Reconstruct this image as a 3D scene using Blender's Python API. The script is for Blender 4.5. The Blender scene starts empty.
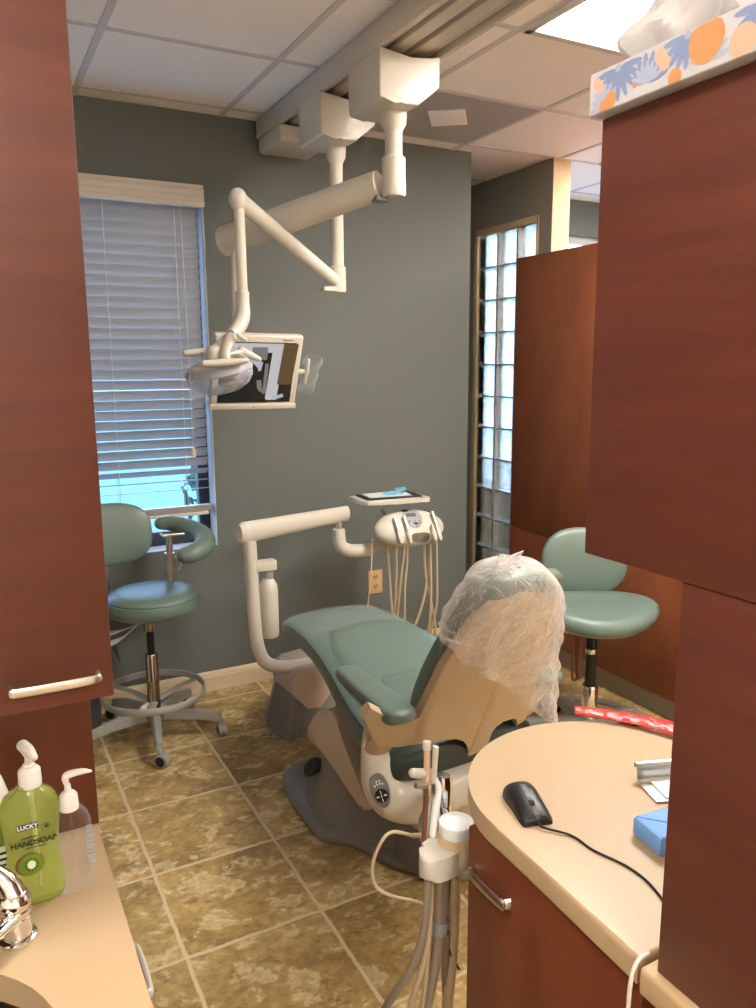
import bpy, bmesh, math, random
from mathutils import Vector, Matrix, noise
random.seed(7)
SC = bpy.context.scene
COL = SC.collection
PI = math.pi
H = 2.673          # ceiling height
YW = 3.608         # grey window wall

# ------------------------------------------------------------------ materials
def lin(c):
    out = []
    for v in c:
        v /= 255.0
        out.append(v/12.92 if v <= .04045 else ((v+.055)/1.055)**2.4)
    return (*out, 1.0)

def mat(name, rgb, rough=.5, metal=0., spec=.5, bump=0., bscale=200., trans=0., ior=1.45,
        var=0., vscale=8., emit=None, estr=0., coat=0., alpha=1.0, sub=0.):
    m = bpy.data.materials.new(name); m.use_nodes = True
    nt = m.node_tree; b = nt.nodes['Principled BSDF']
    b.inputs['Base Color'].default_value = lin(rgb)
    b.inputs['Roughness'].default_value = rough
    b.inputs['Metallic'].default_value = metal
    b.inputs['Specular IOR Level'].default_value = spec
    b.inputs['Transmission Weight'].default_value = trans
    b.inputs['IOR'].default_value = ior
    b.inputs['Coat Weight'].default_value = coat
    b.inputs['Alpha'].default_value = alpha
    if emit:
        b.inputs['Emission Color'].default_value = lin(emit)
        b.inputs['Emission Strength'].default_value = estr
    tc = nt.nodes.new('ShaderNodeTexCoord')
    if var > 0:
        n = nt.nodes.new('ShaderNodeTexNoise'); n.inputs['Scale'].default_value = vscale
        n.inputs['Detail'].default_value = 5
        mx = nt.nodes.new('ShaderNodeMix'); mx.data_type = 'RGBA'
        c = lin(rgb)
        mx.inputs[6].default_value = tuple(x*(1-var) for x in c[:3])+(1,)
        mx.inputs[7].default_value = tuple(min(1, x*(1+var)) for x in c[:3])+(1,)
        nt.links.new(tc.outputs['Object'], n.inputs['Vector'])
        nt.links.new(n.outputs['Fac'], mx.inputs[0])
        nt.links.new(mx.outputs[2], b.inputs['Base Color'])
    if bump > 0:
        n = nt.nodes.new('ShaderNodeTexNoise'); n.inputs['Scale'].default_value = bscale
        n.inputs['Detail'].default_value = 3
        bp = nt.nodes.new('ShaderNodeBump'); bp.inputs['Strength'].default_value = bump
        bp.inputs['Distance'].default_value = .01
        nt.links.new(tc.outputs['Object'], n.inputs['Vector'])
        nt.links.new(n.outputs['Fac'], bp.inputs['Height'])
        nt.links.new(bp.outputs['Normal'], b.inputs['Normal'])
    return m

def ramp(nt, stops):
    r = nt.nodes.new('ShaderNodeValToRGB')
    e = r.color_ramp.elements
    while len(e) < len(stops): e.new(.5)
    for k, (p, c) in enumerate(stops): e[k].position = p; e[k].color = lin(c)
    return r

def wood_mat(name, dark, lite, sc, rough=.35):
    m = bpy.data.materials.new(name); m.use_nodes = True
    nt = m.node_tree; b = nt.nodes['Principled BSDF']
    tc = nt.nodes.new('ShaderNodeTexCoord'); mp = nt.nodes.new('ShaderNodeMapping')
    mp.inputs['Scale'].default_value = sc
    n1 = nt.nodes.new('ShaderNodeTexNoise'); n1.inputs['Scale'].default_value = 1; n1.inputs['Detail'].default_value = 6
    n1.inputs['Roughness'].default_value = .6
    r = ramp(nt, [(.3, dark), (.7, lite)])
    nt.links.new(tc.outputs['Object'], mp.inputs['Vector'])
    nt.links.new(mp.outputs['Vector'], n1.inputs['Vector'])
    nt.links.new(n1.outputs['Fac'], r.inputs['Fac'])
    nt.links.new(r.outputs['Color'], b.inputs['Base Color'])
    bp = nt.nodes.new('ShaderNodeBump'); bp.inputs['Strength'].default_value = .06; bp.inputs['Distance'].default_value = .002
    nt.links.new(n1.outputs['Fac'], bp.inputs['Height']); nt.links.new(bp.outputs['Normal'], b.inputs['Normal'])
    b.inputs['Roughness'].default_value = rough
    b.inputs['Specular IOR Level'].default_value = .4
    return m

def floor_mat():
    m = bpy.data.materials.new('slate_floor_tile'); m.use_nodes = True
    nt = m.node_tree; b = nt.nodes['Principled BSDF']; L = nt.links.new
    def M(op, a, bb=None, c=None):
        n = nt.nodes.new('ShaderNodeMath'); n.operation = op
        for k, v in enumerate((a, bb, c)):
            if v is None: continue
            if isinstance(v, (int, float)): n.inputs[k].default_value = v
            else: L(v, n.inputs[k])
        return n.outputs[0]
    tc = nt.nodes.new('ShaderNodeTexCoord'); sp = nt.nodes.new('ShaderNodeSeparateXYZ')
    L(tc.outputs['Object'], sp.inputs[0])
    wob = nt.nodes.new('ShaderNodeTexNoise'); wob.inputs['Scale'].default_value = 14; wob.inputs['Detail'].default_value = 3
    L(tc.outputs['Object'], wob.inputs['Vector'])
    w = M('MULTIPLY', M('SUBTRACT', wob.outputs['Fac'], .5), .010)
    S = .3975
    u = M('DIVIDE', M('SUBTRACT', M('ADD', sp.outputs[0], w), .4075), S)
    v = M('DIVIDE', M('SUBTRACT', M('ADD', sp.outputs[1], w), 1.893), S)
    iu, iv = M('FLOOR', u), M('FLOOR', v)
    fu, fv = M('SUBTRACT', u, iu), M('SUBTRACT', v, iv)
    du = M('MINIMUM', fu, M('SUBTRACT', 1, fu)); dv = M('MINIMUM', fv, M('SUBTRACT', 1, fv))
    d = M('MINIMUM', du, dv)
    g = nt.nodes.new('ShaderNodeMapRange'); g.inputs[1].default_value = .011; g.inputs[2].default_value = .018
    L(d, g.inputs[0])
    cmb = nt.nodes.new('ShaderNodeCombineXYZ'); L(iu, cmb.inputs[0]); L(iv, cmb.inputs[1])
    wn = nt.nodes.new('ShaderNodeTexWhiteNoise'); wn.noise_dimensions = '3D'; L(cmb.outputs[0], wn.inputs['Vector'])
    off = nt.nodes.new('ShaderNodeVectorMath'); off.operation = 'MULTIPLY_ADD'
    L(wn.outputs['Color'], off.inputs[0]); off.inputs[1].default_value = (9, 9, 9); L(tc.outputs['Object'], off.inputs[2])
    mp = nt.nodes.new('ShaderNodeMapping'); mp.inputs['Rotation'].default_value = (0, 0, .5); mp.inputs['Scale'].default_value = (1, 1.3, 1)
    L(off.outputs[0], mp.inputs['Vector'])
    def NZ(sc, det, ro, dist):
        n = nt.nodes.new('ShaderNodeTexNoise'); n.inputs['Scale'].default_value = sc; n.inputs['Detail'].default_value = det
        n.inputs['Roughness'].default_value = ro; n.inputs['Distortion'].default_value = dist; L(mp.outputs[0], n.inputs['Vector']); return n
    n1 = NZ(4.2, 8, .62, .5)
    r1 = ramp(nt, [(.30, (134, 110, 70)), (.42, (170, 141, 87)), (.54, (194, 164, 106)), (.70, (206, 180, 127))])
    L(n1.outputs['Fac'], r1.inputs['Fac'])
    n3 = NZ(8.5, 10, .72, .25)                                  # flaked cream patches with crisp edges
    rm = ramp(nt, [(.53, (0, 0, 0)), (.565, (255, 255, 255)), (.66, (150, 150, 150))]); L(n3.outputs['Fac'], rm.inputs['Fac'])
    pm = nt.nodes.new('ShaderNodeMix'); pm.data_type = 'RGBA'; pm.inputs[7].default_value = lin((234, 214, 168))
    L(M('MULTIPLY', rm.outputs['Color'], .75), pm.inputs[0]); L(r1.outputs['Color'], pm.inputs[6])
    n4 = NZ(11, 9, .7, .3)
    rd = ramp(nt, [(.36, (255, 255, 255)), (.42, (0, 0, 0)), (.5, (0, 0, 0))]); L(n4.outputs['Fac'], rd.inputs['Fac'])
    pd = nt.nodes.new('ShaderNodeMix'); pd.data_type = 'RGBA'; pd.inputs[7].default_value = lin((96, 74, 40))
    L(M('MULTIPLY', rd.outputs['Color'], .5), pd.inputs[0]); L(pm.outputs[2], pd.inputs[6])
    n2 = NZ(34, 6, .7, 0)
    r2 = ramp(nt, [(.35, (186, 182, 176)), (.65, (255, 255, 255))]); L(n2.outputs['Fac'], r2.inputs['Fac'])
    mu = nt.nodes.new('ShaderNodeMix'); mu.data_type = 'RGBA'; mu.blend_type = 'MULTIPLY'; mu.inputs[0].default_value = .8
    L(pd.outputs[2], mu.inputs[6]); L(r2.outputs['Color'], mu.inputs[7])
    tb = nt.nodes.new('ShaderNodeHueSaturation'); L(mu.outputs[2], tb.inputs['Color'])
    L(M('ADD', M('MULTIPLY', wn.outputs['Value'], .3), .85), tb.inputs['Value'])
    mg = nt.nodes.new('ShaderNodeMix'); mg.data_type = 'RGBA'; L(g.outputs[0], mg.inputs[0])
    mg.inputs[6].default_value = lin((206, 186, 150)); L(tb.outputs[0], mg.inputs[7])
    L(mg.outputs[2], b.inputs['Base Color'])
    hgt = M('ADD', M('MULTIPLY', g.outputs[0], .6), M('MULTIPLY', n3.outputs['Fac'], .9))
    bp = nt.nodes.new('ShaderNodeBump'); bp.inputs['Strength'].default_value = .5; bp.inputs['Distance'].default_value = .006
    L(hgt, bp.inputs['Height']); L(bp.outputs[0], b.inputs['Normal'])
    b.inputs['Roughness'].default_value = .42; b.inputs['Specular IOR Level'].default_value = .4
    return m

def film_mat(name, rgb, vis, rough=.2, bscale=40, bstr=.6, edge=.55):
    m = bpy.data.materials.new(name); m.use_nodes = True
    nt = m.node_tree; nt.nodes.clear(); L = nt.links.new
    out = nt.nodes.new('ShaderNodeOutputMaterial')
    tr = nt.nodes.new('ShaderNodeBsdfTransparent'); pr = nt.nodes.new('ShaderNodeBsdfPrincipled')
    pr.inputs['Base Color'].default_value = lin(rgb); pr.inputs['Roughness'].default_value = rough
    pr.inputs['Specular IOR Level'].default_value = .8
    tc = nt.nodes.new('ShaderNodeTexCoord'); n = nt.nodes.new('ShaderNodeTexNoise')
    n.inputs['Scale'].default_value = bscale; n.inputs['Detail'].default_value = 4; n.inputs['Distortion'].default_value = 1.5
    L(tc.outputs['Object'], n.inputs['Vector'])
    bp = nt.nodes.new('ShaderNodeBump'); bp.inputs['Strength'].default_value = bstr; bp.inputs['Distance'].default_value = .01
    L(n.outputs['Fac'], bp.inputs['Height']); L(bp.outputs[0], pr.inputs['Normal'])
    tl = nt.nodes.new('ShaderNodeBsdfTranslucent'); tl.inputs[0].default_value = lin(rgb)
    m2 = nt.nodes.new('ShaderNodeMixShader'); m2.inputs[0].default_value = .35
    L(pr.outputs[0], m2.inputs[1]); L(tl.outputs[0], m2.inputs[2])
    lw = nt.nodes.new('ShaderNodeLayerWeight'); lw.inputs['Blend'].default_value = .35
    L(bp.outputs[0], lw.inputs['Normal'])
    ad = nt.nodes.new('ShaderNodeMath'); ad.operation = 'MULTIPLY_ADD'; ad.use_clamp = True
    L(lw.outputs['Facing'], ad.inputs[0]); ad.inputs[1].default_value = edge; ad.inputs[2].default_value = vis
    mx = nt.nodes.new('ShaderNodeMixShader'); L(ad.outputs[0], mx.inputs[0])
    L(tr.outputs[0], mx.inputs[1]); L(m2.outputs[0], mx.inputs[2]); L(mx.outputs[0], out.inputs[0])
    return m

def translucent_mat(name, rgb, k=.3):
    m = bpy.data.materials.new(name); m.use_nodes = True
    nt = m.node_tree; b = nt.nodes['Principled BSDF']; L = nt.links.new
    b.inputs['Base Color'].default_value = lin(rgb); b.inputs['Roughness'].default_value = .45
    t = nt.nodes.new('ShaderNodeBsdfTranslucent'); t.inputs[0].default_value = lin(rgb)
    mx = nt.nodes.new('ShaderNodeMixShader'); mx.inputs[0].default_value = k
    L(b.outputs[0], mx.inputs[1]); L(t.outputs[0], mx.inputs[2])
    L(mx.outputs[0], nt.nodes['Material Output'].inputs[0])
    return m

M_WALL = mat('grey_wall_paint', (107, 111, 106), .75, spec=.25, bump=.05, bscale=350)
M_PART = mat('warm_lit_grey_wall', (146, 140, 130), .75, spec=.2, bump=.05, bscale=350)  # same grey paint as the walls, lightened for the warm light reflected there
M_BEIGE = mat('beige_wall_paint', (208, 184, 146), .75, spec=.2, bump=.05, bscale=300)
M_CEIL = mat('ceiling_tile_white', (244, 240, 236), .9, spec=.1, bump=.25, bscale=260, var=.02, vscale=60)
M_GRID = mat('ceiling_grid_metal', (206, 202, 200), .6)
M_VENT = mat('perforated_grey_tile', (176, 172, 170), .85, spec=.1, bump=.4, bscale=500)
M_BASE = mat('baseboard_cream', (216, 196, 164), .5)
M_FLOOR = floor_mat()
M_WOODV = wood_mat('cherry_veneer_vertical_grain', (92, 48, 31), (112, 60, 38), (9, 9, 3))
M_WOODH = wood_mat('cherry_veneer_cross_grain', (82, 44, 34), (98, 53, 41), (3, 3.5, 30))
M_WOODF = wood_mat('warm_lit_cherry_veneer', (118, 64, 40), (140, 80, 50), (7, 7, 2.5))  # same cherry veneer, its warm lighting put into a lighter orange colour
M_EDGE = mat('cherry_edge_band', (140, 66, 40), .4)
M_LAM = mat('beige_laminate', (176, 151, 119), .42, var=.10, vscale=420, spec=.45)
M_LAM2 = mat('beige_laminate_edge', (180, 152, 116), .45, var=.08, vscale=300)
M_KICK = mat('grey_toe_kick', (150, 138, 122), .5, var=.08, vscale=20)
M_STEEL = mat('brushed_nickel', (204, 198, 188), .32, metal=1.)
M_CHROME = mat('chrome', (225, 225, 225), .07, metal=1.)
M_DKSTEEL = mat('dark_chrome', (178, 164, 148), .16, metal=1.)
M_WHITE = mat('ivory_plastic', (200, 193, 180), .38, coat=.1)
M_WHITE2 = mat('cream_plastic_shell', (190, 166, 134), .34, coat=.2)
M_PINKW = mat('warm_grey_plastic', (190, 172, 160), .25, coat=.4)
M_GREYP = mat('grey_plastic', (122, 120, 116), .42)
M_VINYL = mat('green_vinyl', (100, 117, 108), .36, bump=.05, bscale=500, spec=.5)
M_VINYLD = mat('green_vinyl_piping', (70, 98, 90), .45)
M_DKV = mat('shaded_dark_green_vinyl', (48, 58, 56), .4)  # dark vinyl, darkened further for the shadow under the seat
M_BLACK = mat('black_plastic', (22, 22, 23), .35)
M_RUBBER = mat('black_rubber', (30, 30, 31), .6)
M_GREYMET = mat('grey_painted_metal', (150, 148, 140), .45)
M_HOSE = mat('beige_hose', (196, 176, 146), .45)
M_HOSEG = mat('grey_hose', (140, 126, 112), .45)
M_PANEL = mat('grey_control_panel', (150, 150, 152), .35)
M_LCD = mat('grey_lcd', (92, 96, 102), .2)
M_SLAT = translucent_mat('white_blind_slat', (184, 184, 186), .2)
M_VALANCE = mat('white_valance', (214, 204, 190), .45)
M_CORD = mat('white_cord', (214, 212, 208), .7)
M_FRAME = mat('dark_window_frame', (44, 52, 64), .45)
M_JAMB = mat('white_jamb_paint', (200, 204, 206), .6)
M_SOAP = mat('green_liquid_soap', (206, 220, 122), .06, trans=.72, ior=1.25)
M_SOAPBT = mat('clear_green_bottle', (190, 224, 110), .05, trans=.8, ior=1.2)
M_PUMP = translucent_mat('white_pump_plastic', (236, 232, 226), .15)
M_LABNAVY = mat('navy_label', (28, 56, 78), .4)
M_LABGRN = mat('dark_green_print', (18, 40, 12), .5)
M_LABPALE = mat('pale_label', (226, 232, 214), .5)
M_LABKIWI = mat('kiwi_print_green', (104, 128, 24), .5)
M_LABGREY = mat('grey_print', (150, 152, 160), .5)
M_WTXT = mat('white_print', (235, 238, 240), .5)
M_TISSUEBOX = mat('tissue_carton_white', (184, 182, 186), .4)
M_PETAL = mat('blue_flower_print', (122, 136, 172), .45, var=.12, vscale=40)
M_PETAL2 = mat('pale_blue_flower_print', (158, 166, 188), .45, var=.08, vscale=40)
M_ORANGE = mat('orange_flower_print', (196, 134, 86), .45, var=.1, vscale=40)
M_ORANGE2 = mat('pale_orange_flower_print', (200, 162, 138), .45)
M_TISSUE = translucent_mat('white_tissue_paper', (214, 210, 208), .35)
M_BLUEWRAP = mat('blue_sterile_wrap', (112, 162, 220), .6, bump=.1, bscale=90)
M_RED = mat('red_plastic_film', (224, 62, 58), .25, spec=.7, bump=.5, bscale=60)
M_MOUSE = mat('black_mouse_plastic', (30, 30, 31), .38, bump=.03, bscale=900)
M_MGREY = mat('mouse_grey_trim', (74, 74, 76), .4)
M_POT = mat('blue_grey_pot', (70, 78, 86), .6)
M_LEAF = mat('plant_leaf', (40, 66, 34), .4, var=.3, vscale=14)
M_TAN = mat('tan_outlet_plate', (206, 172, 124), .45)
M_TRAY = mat('black_tray_liner', (26, 28, 30), .4)
M_PAPER = mat('white_paper_liner', (206, 216, 222), .7)
M_CYAN = mat('cyan_packet', (108, 176, 206), .4)
M_SINK = mat('dark_steel_sink', (96, 84, 74), .28, metal=1.)
M_PANE = film_mat('window_pane', (240, 246, 250), .0, .02, 1, 0.)
M_BAG = film_mat('clear_plastic_bag', (252, 246, 244), .17, .16, 26, 1., .75)
M_WRAP = film_mat('clear_toe_film', (214, 224, 230), .03, .06, 36, 1., .26)
M_CLEAR = film_mat('clear_bottle', (240, 240, 240), .0, .04, 3, 0., .34)
M_GEL = film_mat('clear_gel', (226, 222, 220), .0, .06, 3, 0., .20)
M_GLASS = film_mat('clear_plastic_shield', (206, 218, 236), .10, .06, 3, 0., .6)
M_SLEEVE = film_mat('clear_sleeve', (225, 230, 234), .06, .12, 60, .8)
M_DIFF = mat('light_diffuser', (255, 252, 246), .5, emit=(255, 249, 240), estr=17.)
M_GRASS = mat('outside_lawn', (120, 140, 110), .9, var=.3, vscale=3)
M_PAVE = mat('outside_pavement', (232, 208, 188), .9, var=.1, vscale=2)
M_SHRUB = mat('outside_shrub', (56, 78, 60), .8, var=.4, vscale=20)
M_BROWN = mat('brown_tube', (112, 66, 48), .4)
M_LENS = mat('amber_lamp_lens', (168, 138, 96), .25)
M_LAMPIN = mat('lamp_reflector_grey', (104, 100, 96), .3, metal=.6)
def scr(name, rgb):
    return mat(name, (10, 10, 11), .2, emit=rgb, estr=.38)  # glowing colours stand in for what the dark screen reflects
SCR = [scr('screen_black', (14, 14, 16)), scr('reflection_white', (196, 194, 198)), scr('reflection_grey', (120, 118, 120)),
       scr('reflection_brown', (92, 72, 46)), scr('reflection_skin', (206, 160, 142)), scr('reflection_pale', (176, 186, 198))]

def glassblock_mat():
    m = mat('wavy_glass_block', (236, 242, 244), .12, trans=1., ior=1.22)
    nt = m.node_tree; b = nt.nodes['Principled BSDF']
    tc = nt.nodes.new('ShaderNodeTexCoord'); n = nt.nodes.new('ShaderNodeTexNoise')
    n.inputs['Scale'].default_value = 55; n.inputs['Detail'].default_value = 2; n.inputs['Distortion'].default_value = 2
    bp = nt.nodes.new('ShaderNodeBump'); bp.inputs['Strength'].default_value = .9; bp.inputs['Distance'].default_value = .012
    nt.links.new(tc.outputs['Object'], n.inputs['Vector']); nt.links.new(n.outputs['Fac'], bp.inputs['Height'])
    nt.links.new(bp.outputs[0], b.inputs['Normal'])
    return m
M_OFFW = mat('off_white_wall_paint', (238, 234, 226), .8)
M_BLOCK = glassblock_mat()
M_MORTAR = mat('white_mortar', (206, 206, 200), .7)

# ------------------------------------------------------------------ mesh helpers
def B(): return bmesh.new()

def box(bm, c, s, bev=0., seg=2, rot=None, taper=None):
    r = bmesh.ops.create_cube(bm, size=1)
    vs = r['verts']
    for v in vs:
        v.co = Vector((v.co.x*s[0], v.co.y*s[1], v.co.z*s[2]))
        if taper and v.co.z > 0: v.co.x *= taper[0]; v.co.y *= taper[1]
    if bev > 0:
        es = list({e for v in vs for e in v.link_edges})
        q = bmesh.ops.bevel(bm, geom=es, offset=bev, segments=seg, profile=.5, affect='EDGES')
        vs = list({v for f in q['faces'] for v in f.verts} | {v for v in vs if v.is_valid})
    if rot is not None:
        R = rot if isinstance(rot, Matrix) else Matrix.Rotation(rot, 3, 'Z')
        for v in vs: v.co = R @ v.co
    for v in vs: v.co += Vector(c)
    return vs

def b2(bm, lo, hi, bev=0., seg=2):
    return box(bm, [(a+b)/2 for a, b in zip(lo, hi)], [abs(b-a) for a, b in zip(lo, hi)], bev, seg)

def spline(pts, res=6):
    P = [Vector(p) for p in pts]
    if len(P) == 2: return [P[0].lerp(P[1], k/1) for k in range(2)], [0, 1]
    out = []; par = []
    for i in range(len(P)-1):
        p0 = P[i-1] if i else P[0]*2-P[1]
        p1, p2 = P[i], P[i+1]
        p3 = P[i+2] if i+2 < len(P) else P[-1]*2-P[-2]
        for k in range(res):
            t = k/res
            out.append(.5*((2*p1)+(-p0+p2)*t+(2*p0-5*p1+4*p2-p3)*t*t+(-p0+3*p1-3*p2+p3)*t**3)); par.append(i+t)
    out.append(P[-1]); par.append(len(P)-1)
    return out, par

def loft(bm, rings, cap=True, closed=True):
    rows = [[bm.verts.new(p) for p in r] for r in rings]
    n = len(rows[0])
    for a, b in zip(rows, rows[1:]):
        for k in range(n if closed else n-1):
            try: bm.faces.new((a[k], a[(k+1) % n], b[(k+1) % n], b[k]))
            except ValueError: pass
    if cap and closed:
        bm.faces.new(rows[0][::-1]); bm.faces.new(rows[-1])
    return rows

def tube(bm, pts, r, n=10, res=6, ell=(1, 1), up=None, round_end=False):
    P, par = spline(pts, res)
    rs = []
    for p in par:
        if isinstance(r, (list, tuple)):
            i = min(int(p), len(r)-2); f = p-i; rs.append(r[i]*(1-f)+r[i+1]*f)
        else: rs.append(r)
    if round_end:
        d0 = (P[0]-P[1]).normalized(); d1 = (P[-1]-P[-2]).normalized()
        a0, a1 = rs[0], rs[-1]; pre, prer, post, postr = [], [], [], []
        for t in (1., .92, .7, .4):
            pre.append(P[0]+d0*a0*t); prer.append(a0*math.sqrt(max(.003, 1-t*t)))
        for t in (.4, .7, .92, 1.):
            post.append(P[-1]+d1*a1*t); postr.append(a1*math.sqrt(max(.003, 1-t*t)))
        P = pre+P+post; rs = prer+rs+postr
    T = []
    for i in range(len(P)):
        a = P[max(0, i-1)]; b = P[min(len(P)-1, i+1)]
        T.append((b-a).normalized())
    u = Vector(up) if up else (Vector((0, 0, 1)) if abs(T[0].z) < .9 else Vector((1, 0, 0)))
    rings = []
    for p, t, rr in zip(P, T, rs):
        u = (u-t*u.dot(t)); u.normalize(); w = t.cross(u)
        rings.append([p+(u*math.cos(2*PI*k/n)*ell[0]+w*math.sin(2*PI*k/n)*ell[1])*rr for k in range(n)])
    loft(bm, rings)

def lathe(bm, prof, c=(0, 0, 0), n=28, axis=(0, 0, 1), sc=(1, 1)):
    q = Vector((0, 0, 1)).rotation_difference(Vector(axis).normalized())
    rings = []
    for r, z in prof:
        rings.append([q @ Vector((max(r, 1e-4)*math.cos(2*PI*k/n)*sc[0], max(r, 1e-4)*math.sin(2*PI*k/n)*sc[1], z))+Vector(c) for k in range(n)])
    loft(bm, rings)

def prism(bm, poly, o, u, v, th, bev=0., seg=2):
    """polygon in plane (o,u,v) extruded by th along u x v, centred when th is a tuple (a,b)"""
    o, u, v = Vector(o), Vector(u), Vector(v); n = u.cross(v).normalized()
    a, b = th if isinstance(th, tuple) else (0, th)
    A = [bm.verts.new(o+u*p[0]+v*p[1]+n*a) for p in poly]
    Bv = [bm.verts.new(o+u*p[0]+v*p[1]+n*b) for p in poly]
    fs = [bm.faces.new(A[::-1]), bm.faces.new(Bv)]
    N = len(poly)
    for k in range(N): fs.append(bm.faces.new((A[k], A[(k+1) % N], Bv[(k+1) % N], Bv[k])))
    if bev > 0:
        es = [e for e in fs[0].edges]+[e for e in fs[1].edges]
        bmesh.ops.bevel(bm, geom=es, offset=bev, segments=seg, profile=.5, affect='EDGES')

def smoothpoly(pts, res=5):
    N = len(pts); P = [Vector((p[0], p[1], 0)) for p in pts]; out = []
    for i in range(N):
        p0, p1, p2, p3 = P[i-1], P[i], P[(i+1) % N], P[(i+2) % N]
        for k in range(res):
            t = k/res
            q = .5*((2*p1)+(-p0+p2)*t+(2*p0-5*p1+4*p2-p3)*t*t+(-p0+3*p1-3*p2+p3)*t**3)
            out.append((q.x, q.y))
    return out

def ellipsoid(bm, c, s, R=None, seg=24, ring=14, e=1.0):
    rings = []
    for i in range(ring+1):
        th = -PI/2+PI*i/ring
        cz, sz = math.cos(th), math.sin(th)
        sgn = lambda x, p: math.copysign(abs(x)**p, x)
        cz2, sz2 = sgn(cz, e), sgn(sz, e)
        rings.append([(R or Matrix.Identity(3)) @ Vector((s[0]*max(cz2, 1e-4)*sgn(math.cos(2*PI*k/seg), e), s[1]*max(cz2, 1e-4)*sgn(math.sin(2*PI*k/seg), e), s[2]*sz2))+Vector(c) for k in range(seg)])
    loft(bm, rings)

def offset_of(p):
    v = Vector((0, 0, 0))
    while p is not None: v += p.location; p = p.parent
    return v

def tag(o, label, cat, group=None):
    o['label'] = label; o['category'] = cat
    if group: o['group'] = group
    return o

def thing(name, label, cat, loc=(0, 0, 0), group=None):
    o = bpy.data.objects.new(name, None); o.empty_display_size = .05
    COL.objects.link(o); o.location = loc
    return tag(o, label, cat, group)

def ob(name, bm, m, parent=None, ang=38, origin=None, label=None, flat=False):
    off = offset_of(parent) if parent else Vector(origin or (0, 0, 0))
    bmesh.ops.recalc_face_normals(bm, faces=bm.faces)
    bmesh.ops.translate(bm, verts=bm.verts, vec=-off)
    me = bpy.data.meshes.new(name); bm.to_mesh(me); bm.free()
    if not flat:
        me.shade_smooth(); me.set_sharp_from_angle(angle=math.radians(ang))
    for mm in (m if isinstance(m, list) else [m]): me.materials.append(mm)
    o = bpy.data.objects.new(name, me); COL.objects.link(o)
    if parent: o.parent = parent
    elif origin: o.location = origin
    if label: o['label'] = label
    return o

def solo(name, bm, m, label, cat, origin=None, group=None, ang=38):
    if origin is None:
        vs = [v.co for v in bm.verts]
        origin = ((min(v.x for v in vs)+max(v.x for v in vs))/2, (min(v.y for v in vs)+max(v.y for v in vs))/2, min(v.z for v in vs))
    return tag(ob(name, bm, m, None, ang, origin), label, cat, group)

def struct(name, bm, m, parent=None, ang=38):
    o = ob(name, bm, m, parent, ang)
    if parent is None: o['kind'] = 'structure'
    return o

def mod(o, kind, **kw):
    q = o.modifiers.new(kind.lower(), kind)
    for k, v in kw.items(): setattr(q, k, v)
    return q

def text_mesh(bm, s, size, o, u, v, th=.0004, mi=0, squash=1.0, fat=0.):
    cu = bpy.data.curves.new('t', 'FONT'); cu.body = s; cu.size = size; cu.offset = fat; cu.align_x = 'CENTER'; cu.align_y = 'CENTER'
    t = bpy.data.objects.new('t', cu); COL.objects.link(t)
    dg = bpy.context.evaluated_depsgraph_get(); me = t.evaluated_get(dg).to_mesh()
    o, u, v = Vector(o), Vector(u).normalized(), Vector(v).normalized(); n = u.cross(v)
    vs = [bm.verts.new(o+u*p.co.x*squash+v*p.co.y+n*th) for p in me.vertices]
    for f in me.polygons:
        try: q = bm.faces.new([vs[i] for i in f.vertices]); q.material_index = mi
        except ValueError: pass
    bpy.data.objects.remove(t)

def bool_diff(o, cutter_bm):
    me = bpy.data.meshes.new('c'); bmesh.ops.recalc_face_normals(cutter_bm, faces=cutter_bm.faces); cutter_bm.to_mesh(me); cutter_bm.free()
    c = bpy.data.objects.new('c', me); COL.objects.link(c)
    c.location = o.location if o.parent is None else offset_of(o)
    if o.parent is None: pass
    bpy.context.view_layer.update()
    md = o.modifiers.new('b', 'BOOLEAN'); md.object = c; md.operation = 'DIFFERENCE'; md.solver = 'EXACT'
    dg = bpy.context.evaluated_depsgraph_get()
    nm = bpy.data.meshes.new_from_object(o.evaluated_get(dg))
    o.modifiers.clear(); o.data = nm
    bpy.data.objects.remove(c)

# ------------------------------------------------------------------ room shell
bm = B(); b2(bm, (-1.3, -2.1, -.1), (4.7, 4.45, 0)); struct('floor', bm, M_FLOOR)
bm = B(); b2(bm, (-1.3, -2.1, H), (4.7, 4.45, H+.1)); struct('ceiling', bm, M_CEIL)
# window wall with its opening
WX0, WX1, WZ0, WZ1 = .02, 1.034, .728, 2.30
bm = B()
b2(bm, (-1.3, YW, 0), (WX0, YW+.16, H)); b2(bm, (WX1, YW, 0), (2.476, YW+.16, H))
b2(bm, (WX0, YW, 0), (WX1, YW+.16, WZ0)); b2(bm, (WX0, YW, WZ1), (WX1, YW+.16, H))
struct('wall_back', bm, M_WALL)
bm = B(); b2(bm, (2.33, YW+.16, 0), (2.476, 4.29, H)); struct('wall_return', bm, M_WALL)
bm = B(); b2(bm, (-1.4, -2.1, 0), (-1.3, YW+.16, H)); struct('wall_left', bm, M_OFFW)
bm = B(); b2(bm, (-1.4, -2.2, 0), (4.8, -2.1, H)); struct('wall_front', bm, M_OFFW)
bm = B(); b2(bm, (4.7, -2.1, 0), (4.8, 4.29, H)); struct('wall_right', bm, M_OFFW)
FX0, FX1, FZ0, FZ1 = 3.055, 4.4, .80, 2.45
bm = B()
b2(bm, (2.33, 4.29, 0), (FX0, 4.45, H)); b2(bm, (FX1, 4.29, 0), (4.8, 4.45, H))
b2(bm, (FX0, 4.29, 0), (FX1, 4.45, FZ0)); b2(bm, (FX0, 4.29, FZ1), (FX1, 4.45, H))
struct('wall_far', bm, M_WALL)
w3 = B()
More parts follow.
